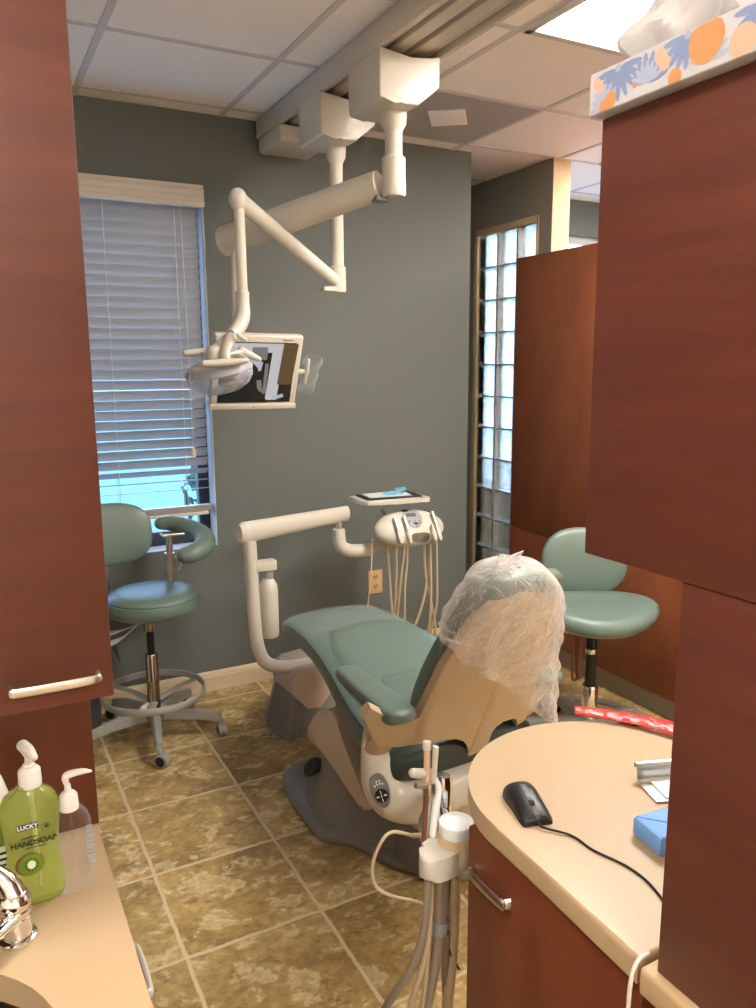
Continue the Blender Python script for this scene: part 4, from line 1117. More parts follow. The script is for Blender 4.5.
# clear film over the toe end
bm = B(); rows = []
for i_ in range(22):
    y = 2.876-.0180*i_; q = seat_at(max(2.46, min(2.871, y))); _, hw, zt, th = q
    row = []
    for k in range(33):
        t = k/32; a = PI*(-.18+1.36*t); ca, sa = math.cos(a), math.sin(a)
        x = (hw+.004)*math.copysign(abs(ca)**.45, ca); z = .5*(th+.008)*math.copysign(abs(sa)**.45, sa)+.012*(1-(x/(hw+.004))**2)*(1 if sa > 0 else .3)
        w = .003*noise.noise(Vector((x*28, y*60, z*28)))+.003
        row.append((XC+x*(1+w), y+.002*noise.noise(Vector((k*.5, i_, 0))), zt-.5*th+z+w))
    rows.append(row)
loft(bm, rows, cap=False, closed=False); solo('plastic_film', bm, M_WRAP, 'clear wrinkled plastic film over the foot end of the dental chair', 'plastic film', ang=60)

# plastic bag over the headrest
bm = B(); rows = []
NB, MB_ = 110, 60
def bag_pt(t, a):
    # t 0 = closed top, 1 = open hem; a around: 0 = right (+X), PI/2 = rear, -PI/2 = front
    ca, sa = math.cos(a), math.sin(a)
    q = (ca+1)/2
    hem = .425-.295*(math.copysign(abs(ca)**.75, ca)+1)/2+.03*max(0, -sa)
    s_top = .640-.012*q
    s = s_top+(hem-s_top)*t
    tt = max(.10, 1-(1-min(1, t/.26))**2)**.5
    hwL = .118+.085*min(1, t*1.3); hwR = .114+.070*t
    x = XC-.015+(hwR if ca > 0 else hwL)*math.copysign(abs(ca)**.75, ca)*tt
    dep = (.056+.025*t+.03*t*max(0, ca)**.7)*tt if sa > 0 else (.108-.02*t)*tt
    n = .020-dep*math.copysign(abs(sa)**.65, sa)-.085*t*t*max(0, ca)**.6
    return x, s, n
for j in range(MB_):
    t = (j+.35)/(MB_-.65); row = []
    for k in range(NB):
        a = 2*PI*k/NB; x, s, n = bag_pt(t, a)
        P_ = bp_(x, s, n)
        f = Vector((x*7+s*5, (s-x*.6)*16, n*9)); w = noise.noise(f)*.008+(.5-abs(noise.noise(f*1.9)))*.012+.005*math.sin(a*11+t*5)*t
        drape = Vector((0, 0, 0))
        nrm = (BX*math.cos(a)-BN*math.sin(a))
        row.append(P_+nrm*w*min(1, t*3+.2))
    rows.append(row)
loft(bm, rows, cap=False)
top = list(bm.verts)[:NB]; bm.verts.ensure_lookup_table(); bm.faces.new([bm.verts[k] for k in range(NB)])
tuft = []
for j, (dx, ds) in enumerate(((-.12, .0), (-.085, .0), (-.075, .045), (-.128, .06))): pass
prism(bm, [(-.105, .60), (-.045, .61), (-.035, .665), (-.07, .655), (-.11, .668)], BO+BN*.05, BX, BD, .002)
solo('plastic_bag', bm, M_BAG, 'clear plastic bag draped over the headrest of the dental chair', 'plastic cover', ang=70)

bm = B(); tube(bm, [(1.452, 1.73, .49), (1.475, 1.72, .44), (1.49, 1.73, .36), (1.495, 1.76, .25), (1.51, 1.80, .03)], .006, 8); ob('cord', bm, M_WHITE, ch)

# ------------------------------------------------------------------ delivery unit
du = thing('delivery_unit', 'ivory dentist delivery unit with water bottle arm and handpiece console', 'delivery unit', (1.25, 3.05, 0))
def foot_ring(z, x0, x1, y0, y1, e=.6): return [((x0+x1)/2+(x1-x0)/2*math.copysign(abs(math.cos(2*PI*k/32))**e, math.cos(2*PI*k/32)), (y0+y1)/2+(y1-y0)/2*math.copysign(abs(math.sin(2*PI*k/32))**e, math.sin(2*PI*k/32)), z) for k in range(32)]
bm = B()
loft(bm, [[(x, y, 0) for x, y in ((1.070, 3.10), (1.105, 2.915), (1.16, 2.94), (1.50, 3.05), (1.55, 3.32), (1.12, 3.22))],
          [(x, y, .03) for x, y in ((1.072, 3.10), (1.107, 2.918), (1.165, 2.943), (1.50, 3.05), (1.55, 3.32), (1.12, 3.22))],
          [(x, y, .13) for x, y in ((1.095, 3.09), (1.128, 2.935), (1.21, 2.955), (1.49, 3.06), (1.53, 3.30), (1.14, 3.20))],
          [(x, y, .22) for x, y in ((1.11, 3.07), (1.145, 2.945), (1.25, 2.965), (1.48, 3.07), (1.5, 3.28), (1.15, 3.18))]])
ob('floor_housing', bm, M_GREYP, du, 30)
bm = B()
loft(bm, [[(x, y, z-.03) for x, y, z in ((1.105, 3.06, .25), (1.132, 2.930, .235), (1.205, 2.935, .15), (1.275, 2.955, .135), (1.36, 3.0, .19), (1.49, 3.06, .2), (1.50, 3.26, .2), (1.14, 3.18, .23))],
          [(x, y, z) for x, y, z in ((1.108, 3.06, .26), (1.137, 2.935, .255), (1.215, 2.942, .22), (1.275, 2.96, .20), (1.36, 3.0, .24), (1.48, 3.06, .26), (1.50, 3.26, .26), (1.14, 3.18, .26))],
          [(x, y, z) for x, y, z in ((1.14, 3.05, .30), (1.165, 2.955, .298), (1.23, 2.965, .285), (1.285, 2.985, .285), (1.36, 3.02, .29), (1.45, 3.08, .3), (1.46, 3.22, .3), (1.17, 3.16, .30))]])
o = ob('housing_cover', bm, M_PINKW, du, 60)
bm = B(); tube(bm, [(.990, 3.0, .875), (.993, 3.0, .8), (.998, 3.0, .622), (1.004, 3.0, .48), (1.014, 3.0, .405), (1.040, 3.0, .345), (1.085, 3.0, .315), (1.15, 3.01, .295), (1.27, 3.05, .275)], .0285, 20); ob('pole', bm, M_WHITE, du)
bm = B(); tube(bm, [(.988, 3.0, .86), (.988, 3.0, .93)], .0205, 16); ob('pole_pin', bm, M_WHITE, du)
bm = B(); tube(bm, [(.962, 2.99, .912), (1.52, 3.18, .908)], [.045, .036], 24, ell=(1, .62), round_end=False); b_ = Vector((.557, .19, 0)).normalized()
tube(bm, [Vector((.962, 2.99, .912))-b_*.02, Vector((.962, 2.99, .912))], [.036, .046], 24, ell=(1, .62)); ob('horizontal_arm', bm, M_WHITE, du, 40)
bm = B(); b2(bm, (.995, 2.975, .742), (1.100, 3.025, .785), .006, 2); ob('bottle_bracket', bm, M_WHITE, du)
bm = B(); lathe(bm, [(0, 0), (.034, 0), (.039, .006), (.040, .02), (.040, .20), (.037, .225), (.026, .245), (.0175, .258), (.0175, .275)], (1.066, 3.0, .452), 28); ob('water_bottle', bm, M_WHITE, du)
bm = B(); lathe(bm, [(.019, 0), (.021, .004), (.021, .03), (.016, .034), (.012, .055)], (1.068, 3.0, .705), 20); ob('bottle_cap', bm, M_PANEL, du)
bm = B(); tube(bm, [(1.475, 3.165, .885), (1.470, 3.16, .80)], .016, 14); ob('arm_pin', bm, M_STEEL, du)
bm = B(); tube(bm, [(1.466, 3.155, .845), (1.467, 3.155, .80), (1.475, 3.15, .765), (1.51, 3.15, .742), (1.57, 3.15, .733), (1.65, 3.15, .735), (1.71, 3.14, .752), (1.75, 3.12, .785), (1.78, 3.10, .82)], [.029, .03, .031, .031, .031, .032, .034, .038, .04], 18); ob('lower_arm', bm, M_WHITE, du)
# console: flattened oval body tilted towards the chair
hc = Vector((1.768, 3.035, .842)); tl = math.radians(52)
hu = Vector((1, .03, -.09)).normalized(); hn = Vector((-.05, -math.sin(tl), math.cos(tl))).normalized(); hv = hn.cross(hu).normalized(); hu = hv.cross(hn)
RH = Matrix((hu, hv, hn)).transposed()
KX = .174
bm = B(); ellipsoid(bm, (0, 0, 0), (KX, .092, .050), None, 48, 20, .9)
for v in bm.verts:
    v.co.y *= 1-.25*(v.co.x/KX)**2*(1 if v.co.y > 0 else .4)
    v.co = RH @ v.co+hc
hdo = ob('console', bm, M_WHITE, du, 60)
cb = B(); ellipsoid(cb, (.028, -.068, .03), (.048, .019, .10), None, 24, 12, .6)
off_ = offset_of(hdo)
for v in cb.verts: v.co = RH @ v.co+hc
bmesh.ops.translate(cb, verts=cb.verts, vec=-off_)
bool_diff(hdo, cb); hdo.data.shade_smooth(); hdo.data.set_sharp_from_angle(angle=math.radians(50))
def surf(x, y):
    yy = y/(1-.25*(x/KX)**2*(1 if y > 0 else .4)); q = 1-(abs(x)/KX)**(2/.9)-(abs(yy)/.092)**(2/.9)
    return .050*max(0, q)**.45
def dome(bm, cx, cy, rx, ry, dz, n=28, r=6):
    rows = []
    c = bm.verts.new(RH @ Vector((cx, cy, surf(cx, cy)+dz))+hc); prev = None
    for j in range(1, r+1):
        row = [bm.verts.new(RH @ Vector((cx+rx*j/r*math.cos(2*PI*k/n), cy+ry*j/r*math.sin(2*PI*k/n), surf(cx+rx*j/r*math.cos(2*PI*k/n), cy+ry*j/r*math.sin(2*PI*k/n))+dz))+hc) for k in range(n)]
        for k in range(n):
            if prev is None: bm.faces.new((c, row[k], row[(k+1) % n]))
            else: bm.faces.new((prev[k], row[k], row[(k+1) % n], prev[(k+1) % n]))
        prev = row
bm = B(); dome(bm, .005, .026, .048, .056, .0015); cp = ob('control_panel', bm, M_PANEL, hdo, 60)
bm = B(); box(bm, RH @ Vector((.002, .040, surf(.002, .04)+.002))+hc, (.048, .022, .002), .0008, 1, RH); ob('display', bm, M_LCD, cp)
bm = B(); dome(bm, -.018, .072, .017, .011, .002, 18, 3)
for x, y, r in ((.012, -.006, .009), (.002, -.002, .004), (.024, -.008, .004), (.012, .008, .003), (.012, -.020, .004), (-.015, .010, .004), (-.02, .0, .004), (.032, .004, .004), (.034, -.004, .003)): dome(bm, x, y, r, r*.7, .0022, 12, 2)
ob('buttons', bm, M_BLACK, cp)
for x in (-.090, -.045, .108, .082):
    bm = B(); p0 = RH @ Vector((x, .028 if x < .1 else .045, surf(x, .03)+.012))+hc; p1 = RH @ Vector((x+.004, -.035, surf(x, -.035)+.010))+hc; p2 = RH @ Vector((x+.012, -.085, .035))+hc
    if x == .082: p0 = p1+(p1-p2)*.25
    tube(bm, [p0+hn*.004, p1+hn*.004], [.0085, .010], 12); hp = ob('handpiece', bm, M_STEEL, du)
    bm = B(); tube(bm, [p1, p1.lerp(p2, .5), p2], [.0085, .013, .010], 12, round_end=True); ob('holder_finger', bm, M_WHITE, hp)
hose_pts = [[(1.678, 3.0, .801), (1.690, 3.02, .612), (1.700, 3.06, .421), (1.71, 3.12, .2)], [(1.725, 3.0, .796), (1.709, 3.02, .563), (1.709, 3.05, .409), (1.70, 3.1, .2)],
            [(1.655, 3.04, .79), (1.66, 3.04, .72), (1.678, 3.05, .52), (1.693, 3.06, .412), (1.73, 3.1, .2)], [(1.767, 3.05, .80), (1.757, 3.04, .66), (1.746, 3.04, .557), (1.757, 3.06, .387), (1.78, 3.1, .2)],
            [(1.858, 3.0, .79), (1.865, 3.0, .54), (1.867, 3.02, .344), (1.86, 3.1, .15)], [(1.891, 3.0, .80), (1.899, 3.0, .535), (1.900, 3.02, .413), (1.88, 3.1, .18)],
            [(1.880, 3.03, .79), (1.849, 3.02, .543), (1.795, 3.03, .366), (1.74, 3.1, .2)], [(1.845, 3.03, .78), (1.848, 3.02, .615), (1.911, 3.03, .336), (1.92, 3.1, .16)]]
for hp_ in hose_pts:
    e = Vector(hp_[-1]); bm = B(); tube(bm, hp_+[(e.x*.5+1.78*.5, e.y+.12, .035), (1.70, 3.32, .03)], .0062, 8); ob('hose', bm, M_HOSE, du)
bm = B(); tube(bm, [(1.60, 3.08, .80), (1.575, 3.05, .63), (1.56, 3.06, .47), (1.55, 3.1, .2), (1.58, 3.2, .02)], .0035, 8); ob('thin_cord', bm, M_HOSE, du)
bm = B(); tube(bm, [(1.685, 3.16, .90), (1.70, 3.155, .965)], [.012, .01], 12); tube(bm, [(1.70, 3.09, .86), (1.685, 3.16, .905)], .014, 10); ob('tray_post', bm, M_STEEL, du)
bm = B(); TO = Vector((1.712, 3.12, .958)); 
trx = Vector((.87, .49, 0)).normalized()
prism(bm, smoothpoly([(-.15, -.07), (.12, -.10), (.15, -.09), (.15, .085), (.12, .10), (-.135, .10), (-.155, .08)], 4), TO, (1, 0, 0), (0, 1, 0), .022, .006, 3); ob('tray_table', bm, M_WHITE, du)
tt = thing('instrument_tray', 'black instrument tray with white liner on the delivery unit table', 'tray', TO+Vector((0, 0, .022)))
bm = B(); prism(bm, [(-.142, -.058), (.125, -.088), (.138, .08), (-.132, .088)], TO+Vector((0, 0, .0222)), (1, 0, 0), (0, 1, 0), .008, .003); ob('tray', bm, M_TRAY, tt)
bm = B(); prism(bm, [(-.12, -.04), (.08, -.066), (.11, .07), (-.11, .075)], TO+Vector((0, 0, .0303)), (1, 0, 0), (0, 1, 0), .0012); ob('liner', bm, M_PAPER, tt)
bm = B()
for i_ in range(3): prism(bm, [(-.02+.03*i_-.02, -.01), (.03+.03*i_-.01, -.02), (.04+.03*i_, .03), (-.01+.03*i_, .04)], TO+Vector((0, 0, .0316+.004*i_)), (1, 0, .1*(i_-1)), (0, 1, 0), .007, .002)
solo('packet', bm, M_CYAN, 'crumpled cyan packet lying on the instrument tray', 'packet')

# outlet
ot = thing('wall_outlet', 'tan outlet plate on grey wall below the delivery arm', 'outlet', (1.888, YW, .36))
bm = B(); b2(bm, (1.846, YW-.007, .362), (1.930, YW-.0005, .492), .003); ob('cover_plate', bm, M_TAN, ot)
bm = B()
for z in (.400, .452):
    for dx in (-.008, .008): b2(bm, (1.888+dx-.0025, YW-.0085, z), (1.888+dx+.0025, YW-.0065, z+.012))
    lathe(bm, [(0, 0), (.004, 0), (.004, .002), (0, .002)], (1.888, YW-.0065, z-.006), 10, axis=(0, -1, 0))
ob('sockets', bm, M_BLACK, ot)

# ------------------------------------------------------------------ left assistant stool
def clone(o, parent=None, rot=0., loc=None):
    c = o.copy(); COL.objects.link(c); c.parent = parent
    if loc is not None: c.location = loc
    c.rotation_euler = (0, 0, rot)
    for q in list(o.children): clone(q, c)
    return c
S1 = Vector((.622, 3.25, 0))
s1 = thing('assistant_stool', 'green stool by the window with foot ring and curved body support', 'stool', S1)
def sw(*p): return tuple(S1+Vector(p))
bm = B()
prof = [(0, .556), (.16, .556), (.182, .564), (.194, .582), (.197, .606), (.192, .622), (.186, .625), (.188, .629), (.176, .644), (.14, .654), (.07, .658), (0, .659)]
lathe(bm, prof, sw(.018, .0, 0), 44); ob('seat', bm, M_VINYL, s1, 40)
bm = B(); ellipsoid(bm, (0, 0, 0), (.195, .042, .132), None, 36, 18, .72)
Rb = Matrix.Rotation(math.radians(6), 3, 'Z') @ Matrix.Rotation(math.radians(-10), 3, 'X')
for v in bm.verts:
    v.co.y += -.9*v.co.x**2; v.co = Rb @ v.co+Vector(sw(-.15, .09, .888))
ob('backrest', bm, M_VINYL, s1, 60)
bm = B(); tube(bm, [sw(-.10, .02, .535), sw(-.12, .14, .545), sw(-.13, .19, .60), sw(-.13, .17, .74), sw(-.13, .135, .86)], .014, 12); ob('back_bracket', bm, M_STEEL, s1)
bm = B(); tube(bm, [sw(.112, .19, .895), sw(.16, .175, .892), sw(.215, .11, .880), sw(.245, .0, .862), sw(.225, -.10, .845), sw(.165, -.16, .830), sw(.125, -.165, .825)], [.030, .036, .039, .041, .041, .039, .034], 20, ell=(.95, 1.05), round_end=True); ob('body_support', bm, M_VINYL, s1, 60)
bm = B(); tube(bm, [sw(.125, .10, .855), sw(.12, .10, .76)], .015, 14); tube(bm, [sw(.121, .10, .78), sw(.119, .10, .69)], .021, 14); tube(bm, [sw(.12, .10, .71), sw(.117, .10, .58), sw(.10, .08, .53)], .014, 14); b2(bm, sw(.09, .07, .855), sw(.19, .13, .868), .004); ob('support_post', bm, M_STEEL, s1)
bm = B(); tube(bm, [sw(.14, .09, .76), sw(.165, .08, .735), sw(.155, .085, .70)], .007, 8); ob('support_clamp', bm, M_WHITE, s1)
bm = B(); lathe(bm, [(.05, .09), (.052, .115), (.030, .13), (.0265, .14), (.0265, .24), (.029, .245), (.029, .262), (.0265, .267), (.0265, .37), (.023, .375)], sw(0, 0, 0), 24); ob('column_sleeve', bm, M_DKSTEEL, s1)
bm = B(); lathe(bm, [(.016, .36), (.016, .50)], sw(0, 0, 0), 18); ob('gas_piston', bm, M_BLACK, s1)
bm = B(); lathe(bm, [(.022, .475), (.026, .48), (.026, .53), (.07, .54), (.07, .55)], sw(0, 0, 0), 24); ob('seat_mount', bm, M_DKSTEEL, s1)
for yy, a in ((-.03, 0), (.0, .25)):
    bm = B(); tube(bm, [sw(-.03, yy, .525), sw(-.11, yy-.02-a*.1, .515-a*.12), sw(-.16, yy-.03-a*.15, .512-a*.15), sw(-.215, yy-.04-a*.2, .505-a*.18)], [.005, .006, .020, .014], 10, ell=(.3, 1)); ob('lever', bm, M_WHITE, s1)
bm = B()
rings = []
for k in range(64):
    a = 2*PI*k/64
    rings.append([sw(r*math.cos(a), r*math.sin(a), z) for r, z in ((.208, .190), (.214, .186), (.218, .192), (.218, .212), (.214, .218), (.208, .214))])
loft(bm, rings+[rings[0]], cap=False)
bmesh.ops.remove_doubles(bm, verts=bm.verts, dist=1e-5)
for k in range(3):
    a = math.radians(15+120*k); tube(bm, [sw(.025*math.cos(a), .025*math.sin(a), .16), sw(.12*math.cos(a), .12*math.sin(a), .19), sw(.21*math.cos(a), .21*math.sin(a), .202)], .016, 8, ell=(.4, 1.1))
ob('foot_ring', bm, M_GREYMET, s1)
bm = B(); tube(bm, [sw(-.035, -.03, .155), sw(-.06, -.05, .155)], .014, 12, round_end=True); ob('ring_knob', bm, M_WHITE, s1)
def caster_leg(root, a, L_, z0, z1, w, first=[None]):
    o = root.location
    d = Vector((math.cos(a), math.sin(a), 0)); n = Vector((-d.y, d.x, 0))
    bm = B(); rings = []
    for t, ww, hh, z in ((.08, w*1.15, .032, z0), (.35, w, .03, z0-.004), (.7, w*.85, .026, z0*.6+z1*.4), (.93, w*.7, .022, z1), (1., w*.6, .018, z1-.002)):
        p = o+d*(L_*t)
        rings.append([p+n*(ww*c)+Vector((0, 0, z+hh*s)) for c, s in ((-1, -.7), (-.6, -1), (.6, -1), (1, -.7), (.75, .6), (.4, .8), (-.4, .8), (-.75, .6))])
    loft(bm, rings); lg = ob('leg', bm, M_GREYMET, root, 30)
    return d, n
def caster(root, a, L_, z1, wheel_m, swv):
    o = root.location; d = Vector((math.cos(a), math.sin(a), 0)); p = o+d*L_
    bm = B(); tube(bm, [p+Vector((0, 0, z1-.01)), p+Vector((0, 0, .058))], .0075, 10)
    q = Vector((math.cos(a+swv), math.sin(a+swv), 0)); r = Vector((-q.y, q.x, 0)); c = p+q*.012
    bm2 = B(); lathe(bm2, [(0, -.0185), (.026, -.0185), (.030, -.016), (.030, .016), (.026, .0185), (0, .0185)], c+Vector((0, 0, .030)), 24, axis=tuple(r))
    st_ = ob('caster', bm, M_GREYMET, root)
    w_ = ob('wheel', bm2, wheel_m, st_)
    bm = B()
    for s in (-1, 1): lathe(bm, [(0, s*.0186), (.021, s*.0186), (.021, s*.0200), (.015, s*.0212), (0, s*.0212)], c+Vector((0, 0, .030)), 20, axis=tuple(r))
    ob('hub_cap', bm, M_RUBBER, w_)
for k in range(5):
    a = math.radians(-99+72*k); caster_leg(s1, a, .285, .108, .085, .021); caster(s1, a, .285, .085, M_GREYMET, [.9, -1.2, 1.0, .4, -.9][k])

# potted plant behind the stool
PP = Vector((.325, 3.465, 0))
pp = thing('potted_plant', 'dark leafy plant in a blue grey pot behind the left stool', 'potted plant', PP)
bm = B(); lathe(bm, [(0, 0), (.085, 0), (.10, .02), (.118, .20), (.122, .21), (.122, .225), (.112, .225), (.108, .20), (0, .19)], PP, 28); ob('pot', bm, M_POT, pp)
bm = B(); lathe(bm, [(0, .192), (.107, .198), (.107, .204), (0, .21)], PP, 24); ob('soil', bm, M_BROWN, pp)
random.seed(3)
for i_ in range(16):
    a = random.uniform(0, 2*PI); rr = random.uniform(.08, .15); zt = random.uniform(.34, .70)
    d = Vector((math.cos(a), math.sin(a), 0))
    if d.y > .3: d.y *= .35
    tip = PP+d*rr+Vector((0, 0, zt))
    bm = B(); tube(bm, [PP+Vector((0, 0, .2))+d*.02, PP+d*rr*.5+Vector((0, 0, zt*.8)), tip], .003, 6)
    stem = ob('stem', bm, M_LEAF, pp)
    bm = B(); rows = []
    L_, w = random.uniform(.10, .16), random.uniform(.025, .04); sd_ = Vector((-d.y, d.x, 0)).normalized() if d.length > .01 else Vector((1, 0, 0))
    dd = d.normalized()
    for j in range(8):
        t = j/7; ww = w*math.sin(PI*(t*.92+.04))**.8
        c = tip+dd*(L_*.8*t)*.7+Vector((0, 0, .03*math.sin(PI*t)-.07*t*t))
        c.y = min(c.y, YW-.03)
        rows.append([c-sd_*ww+Vector((0, 0, .008)), c, c+sd_*ww+Vector((0, 0, .008)), c+Vector((0, 0, -.0015))])
    loft(bm, rows); ob('leaf', bm, M_LEAF, stem, 60)

# ------------------------------------------------------------------ right dentist stool
S2 = Vector((2.225, 2.315, 0))
s2 = thing('dentist_stool', 'green saddle stool in front of the tall cherry cabinet', 'stool', S2)
def s2w(*p): return tuple(S2+Vector(p))
vd = Vector((.467, .884, 0)); vr = Vector((.884, -.467, 0))     # the stool's back and right directions
bm = B(); N_ = 48
def seat_out(a):
    r = .215*(1+.10*math.cos(2*a)-.04*math.sin(a)); return r*math.cos(a)*1.06, r*math.sin(a)*.96
rings = []
for k_, z in ((.02, .538), (.6, .534), (.88, .538), (.97, .551), (1.0, .570), (.985, .588), (.93, .602), (.82, .610), (.6, .610), (.3, .608), (.02, .607)):
    r = []
    for i_ in range(N_):
        a = 2*PI*i_/N_; x, y = seat_out(a); x *= k_; y *= k_
        zz = z+(.018*(x/.22)**2 + .018*max(0, y/.2)**2-.028*max(0, -y/.2)**2)*(1 if z > .53 else .8)
        r.append(S2+vr*(x+.012)+vd*y+Vector((0, 0, zz)))
    rings.append(r)
loft(bm, rings); ob('seat', bm, M_VINYL, s2, 60)
bm = B(); rings = []
for k_, z in ((.02, .518), (.7, .518), (.84, .526), (.86, .536), (.5, .541)):
    r = []
    for i_ in range(N_):
        a = 2*PI*i_/N_; x, y = seat_out(a); zz = z+.016*(x*k_/.22)**2-.02*max(0, -y*k_/.2)**2
        r.append(S2+vr*(x*k_+.012)+vd*(y*k_)+Vector((0, 0, zz)))
    rings.append(r)
loft(bm, rings); ob('seat_pan', bm, M_WHITE2, s2, 60)
bm = B(); ellipsoid(bm, (0, 0, 0), (.185, .038, .150), None, 40, 20, .8)
for v in bm.verts:
    x, y, z = v.co
    if z < 0: x *= 1-.10*(z/.15)**2
    y += -.8*x*x; y += .12*z
    v.co = S2+vr*(x+.0)+vd*(y+.19)+Vector((0, 0, z+.735))
ob('backrest', bm, M_VINYL, s2, 60)
bm = B(); tube(bm, [S2+vd*.05+Vector((0, 0, .50)), S2+vd*.20+Vector((0, 0, .50)), S2+vd*.245+vr*-.02+Vector((0, 0, .55)), S2+vd*.25-vr*.05+Vector((0, 0, .70)), S2+vd*.215-vr*.055+Vector((0, 0, .78))], .013, 10, ell=(1, 1.6)); ob('back_bracket', bm, M_BLACK, s2)
bm = B(); lathe(bm, [(.034, .10), (.034, .245), (.030, .255)], S2, 24); ob('column_sleeve', bm, M_CHROME, s2)
bm = B(); lathe(bm, [(.0225, .25), (.0225, .41), (.024, .412), (.024, .418), (.0225, .42), (.0225, .50)], S2, 20); ob('gas_piston', bm, M_BLACK, s2)
bm = B(); lathe(bm, [(.024, .395), (.0245, .398), (.0245, .412), (.024, .415)], S2, 20); ob('piston_ring', bm, M_CHROME, s2)
bm = B(); b2(bm, s2w(-.06, -.06, .490), s2w(.06, .06, .521), .01); ob('seat_mount', bm, M_WHITE2, s2)
bm = B(); tube(bm, [S2-vr*.045+Vector((0, 0, .49)), S2-vr*.05+Vector((0, 0, .40)), S2-vr*.05+Vector((0, 0, .30)), S2-vr*.04+Vector((0, 0, .285))], .010, 10); tube(bm, [S2-vr*.075+Vector((0, 0, .49)), S2-vr*.075+Vector((0, 0, .29)), S2-vr*.045+Vector((0, 0, .285))], .006, 8); ob('height_rod', bm, M_BROWN, s2)
bm = B(); tube(bm, [S2-vr*.05+Vector((0, 0, .488)), S2-vr*.14+Vector((0, 0, .482)), S2-vr*.20+Vector((0, 0, .478)), S2-vr*.23+Vector((0, 0, .484))], [.006, .008, .020, .012], 10, ell=(.35, 1)); ob('lever', bm, M_WHITE2, s2)
bm = B(); rings = []
ring_o, ring_i = .285, .250
for k in range(72):
    a = 2*PI*k/72
    rings.append([s2w(r*math.cos(a), r*math.sin(a), z) for r, z in ((ring_i, .062), (ring_o, .058), (ring_o+.004, .066), (ring_o, .076), (ring_i, .080), (ring_i-.004, .072))])
loft(bm, rings+[rings[0]], cap=False); bmesh.ops.remove_doubles(bm, verts=bm.verts, dist=1e-5)
lathe(bm, [(0, .06), (.075, .06), (.08, .07), (.07, .095), (.04, .108), (.0, .11)], S2, 30); ob('base_ring', bm, M_GREYMET, s2)
for k in range(5):
    a = math.radians(-70+72*k); caster_leg(s2, a, .285, .085, .072, .036); caster(s2, a, .275, .07, M_GREYMET, [.9, -1.2, 1.0, .4, -.9][k])

# ------------------------------------------------------------------ assistant instrument holder beside the rounded counter
ih = thing('instrument_holder', 'ivory suction instrument holder with hoses beside the rounded counter', 'instrument holder', (.70, 1.10, 0))
bm = B()
HZ0, HZ1 = .690, .735
pl = smoothpoly([(.655, 1.065), (.668, 1.105), (.700, 1.125), (.745, 1.125), (.785, 1.10), (.785, 1.065), (.74, 1.045), (.70, 1.040), (.668, 1.040)], 5)
pl = smoothpoly([(.648, 1.092), (.662, 1.113), (.690, 1.125), (.730, 1.130), (.765, 1.115), (.772, 1.09), (.752, 1.072), (.720, 1.064), (.690, 1.058), (.662, 1.062), (.648, 1.074)], 4)
prism(bm, pl, (0, 0, HZ0), (1, 0, 0), (0, 1, 0), HZ1-HZ0, .008, 3); bmesh.ops.translate(bm, verts=bm.verts, vec=(.008, -.004, -.020)); ob('holder_body', bm, M_WHITE, ih)
bm = B(); lathe(bm, [(.034, .70), (.034, .748), (.031, .752)], (.727, 1.093, 0), 32); bmesh.ops.translate(bm, verts=bm.verts, vec=(.008, -.004, -.020)); ob('cup_ring', bm, M_WHITE2, ih)
bm = B(); lathe(bm, [(.0, .762), (.018, .763), (.0285, .768), (.0315, .775), (.0325, .772), (.0318, .756), (.029, .745), (.0, .744)], (.727, 1.093, 0), 36); bmesh.ops.translate(bm, verts=bm.verts, vec=(.008, -.004, -.020)); ob('cup', bm, M_WTXT, ih)
# suction tips
bm = B(); tube(bm, [(.700, 1.135, .80), (.7055, 1.145, .88)], .0062, 12); ob('suction_tip', bm, M_ORANGE2, ih)
bm = B(); tube(bm, [(.7055, 1.145, .878), (.7065, 1.147, .893)], .0078, 12, round_end=False); ob('tip_cap', bm, M_WHITE, ih)
bm = B(); tube(bm, [(.708, 1.128, .80), (.7165, 1.135, .855), (.7195, 1.137, .884)], [.0055, .007, .0075], 12, ell=(.6, 1.1)); ob('evacuator_tip', bm, M_WHITE, ih)
bm = B(); tube(bm, [(.690, 1.128, .70), (.697, 1.132, .76), (.7005, 1.135, .815)], [.006, .0075, .0085], 12); tube(bm, [(.672, 1.13, .822), (.7, 1.132, .812), (.712, 1.135, .802)], [.005, .006, .005], 10); lathe(bm, [(0, 0), (.011, .002), (.0135, .02), (.011, .035), (0, .037)], (.704, 1.133, .785), 16); ob('valve_body', bm, M_STEEL, ih)
bm = B(); tube(bm, [(.673, 1.14, .842), (.688, 1.142, .836), (.712, 1.145, .83)], [.009, .0095, .008], 14, round_end=True); ob('valve_lever', bm, M_WHITE, ih)
bm = B(); tube(bm, [(.684, 1.12, .705), (.690, 1.125, .76), (.694, 1.128, .80)], .0045, 10); ob('brown_tip', bm, M_BROWN, ih)
bm = B(); tube(bm, [(.704, 1.12, .72), (.716, 1.128, .775), (.722, 1.132, .80), (.718, 1.134, .818)], [.007, .008, .008, .006], 12, round_end=True); ob('white_handle', bm, M_WTXT, ih)
bm = B(); lathe(bm, [(0, 0), (.015, 0), (.016, .02), (.016, .05), (.013, .06), (0, .062)], (.750, 1.155, .75), 18); tube(bm, [(.750, 1.155, .75), (.748, 1.13, .70)], .012, 10); ob('syringe_head', bm, M_CHROME, ih)
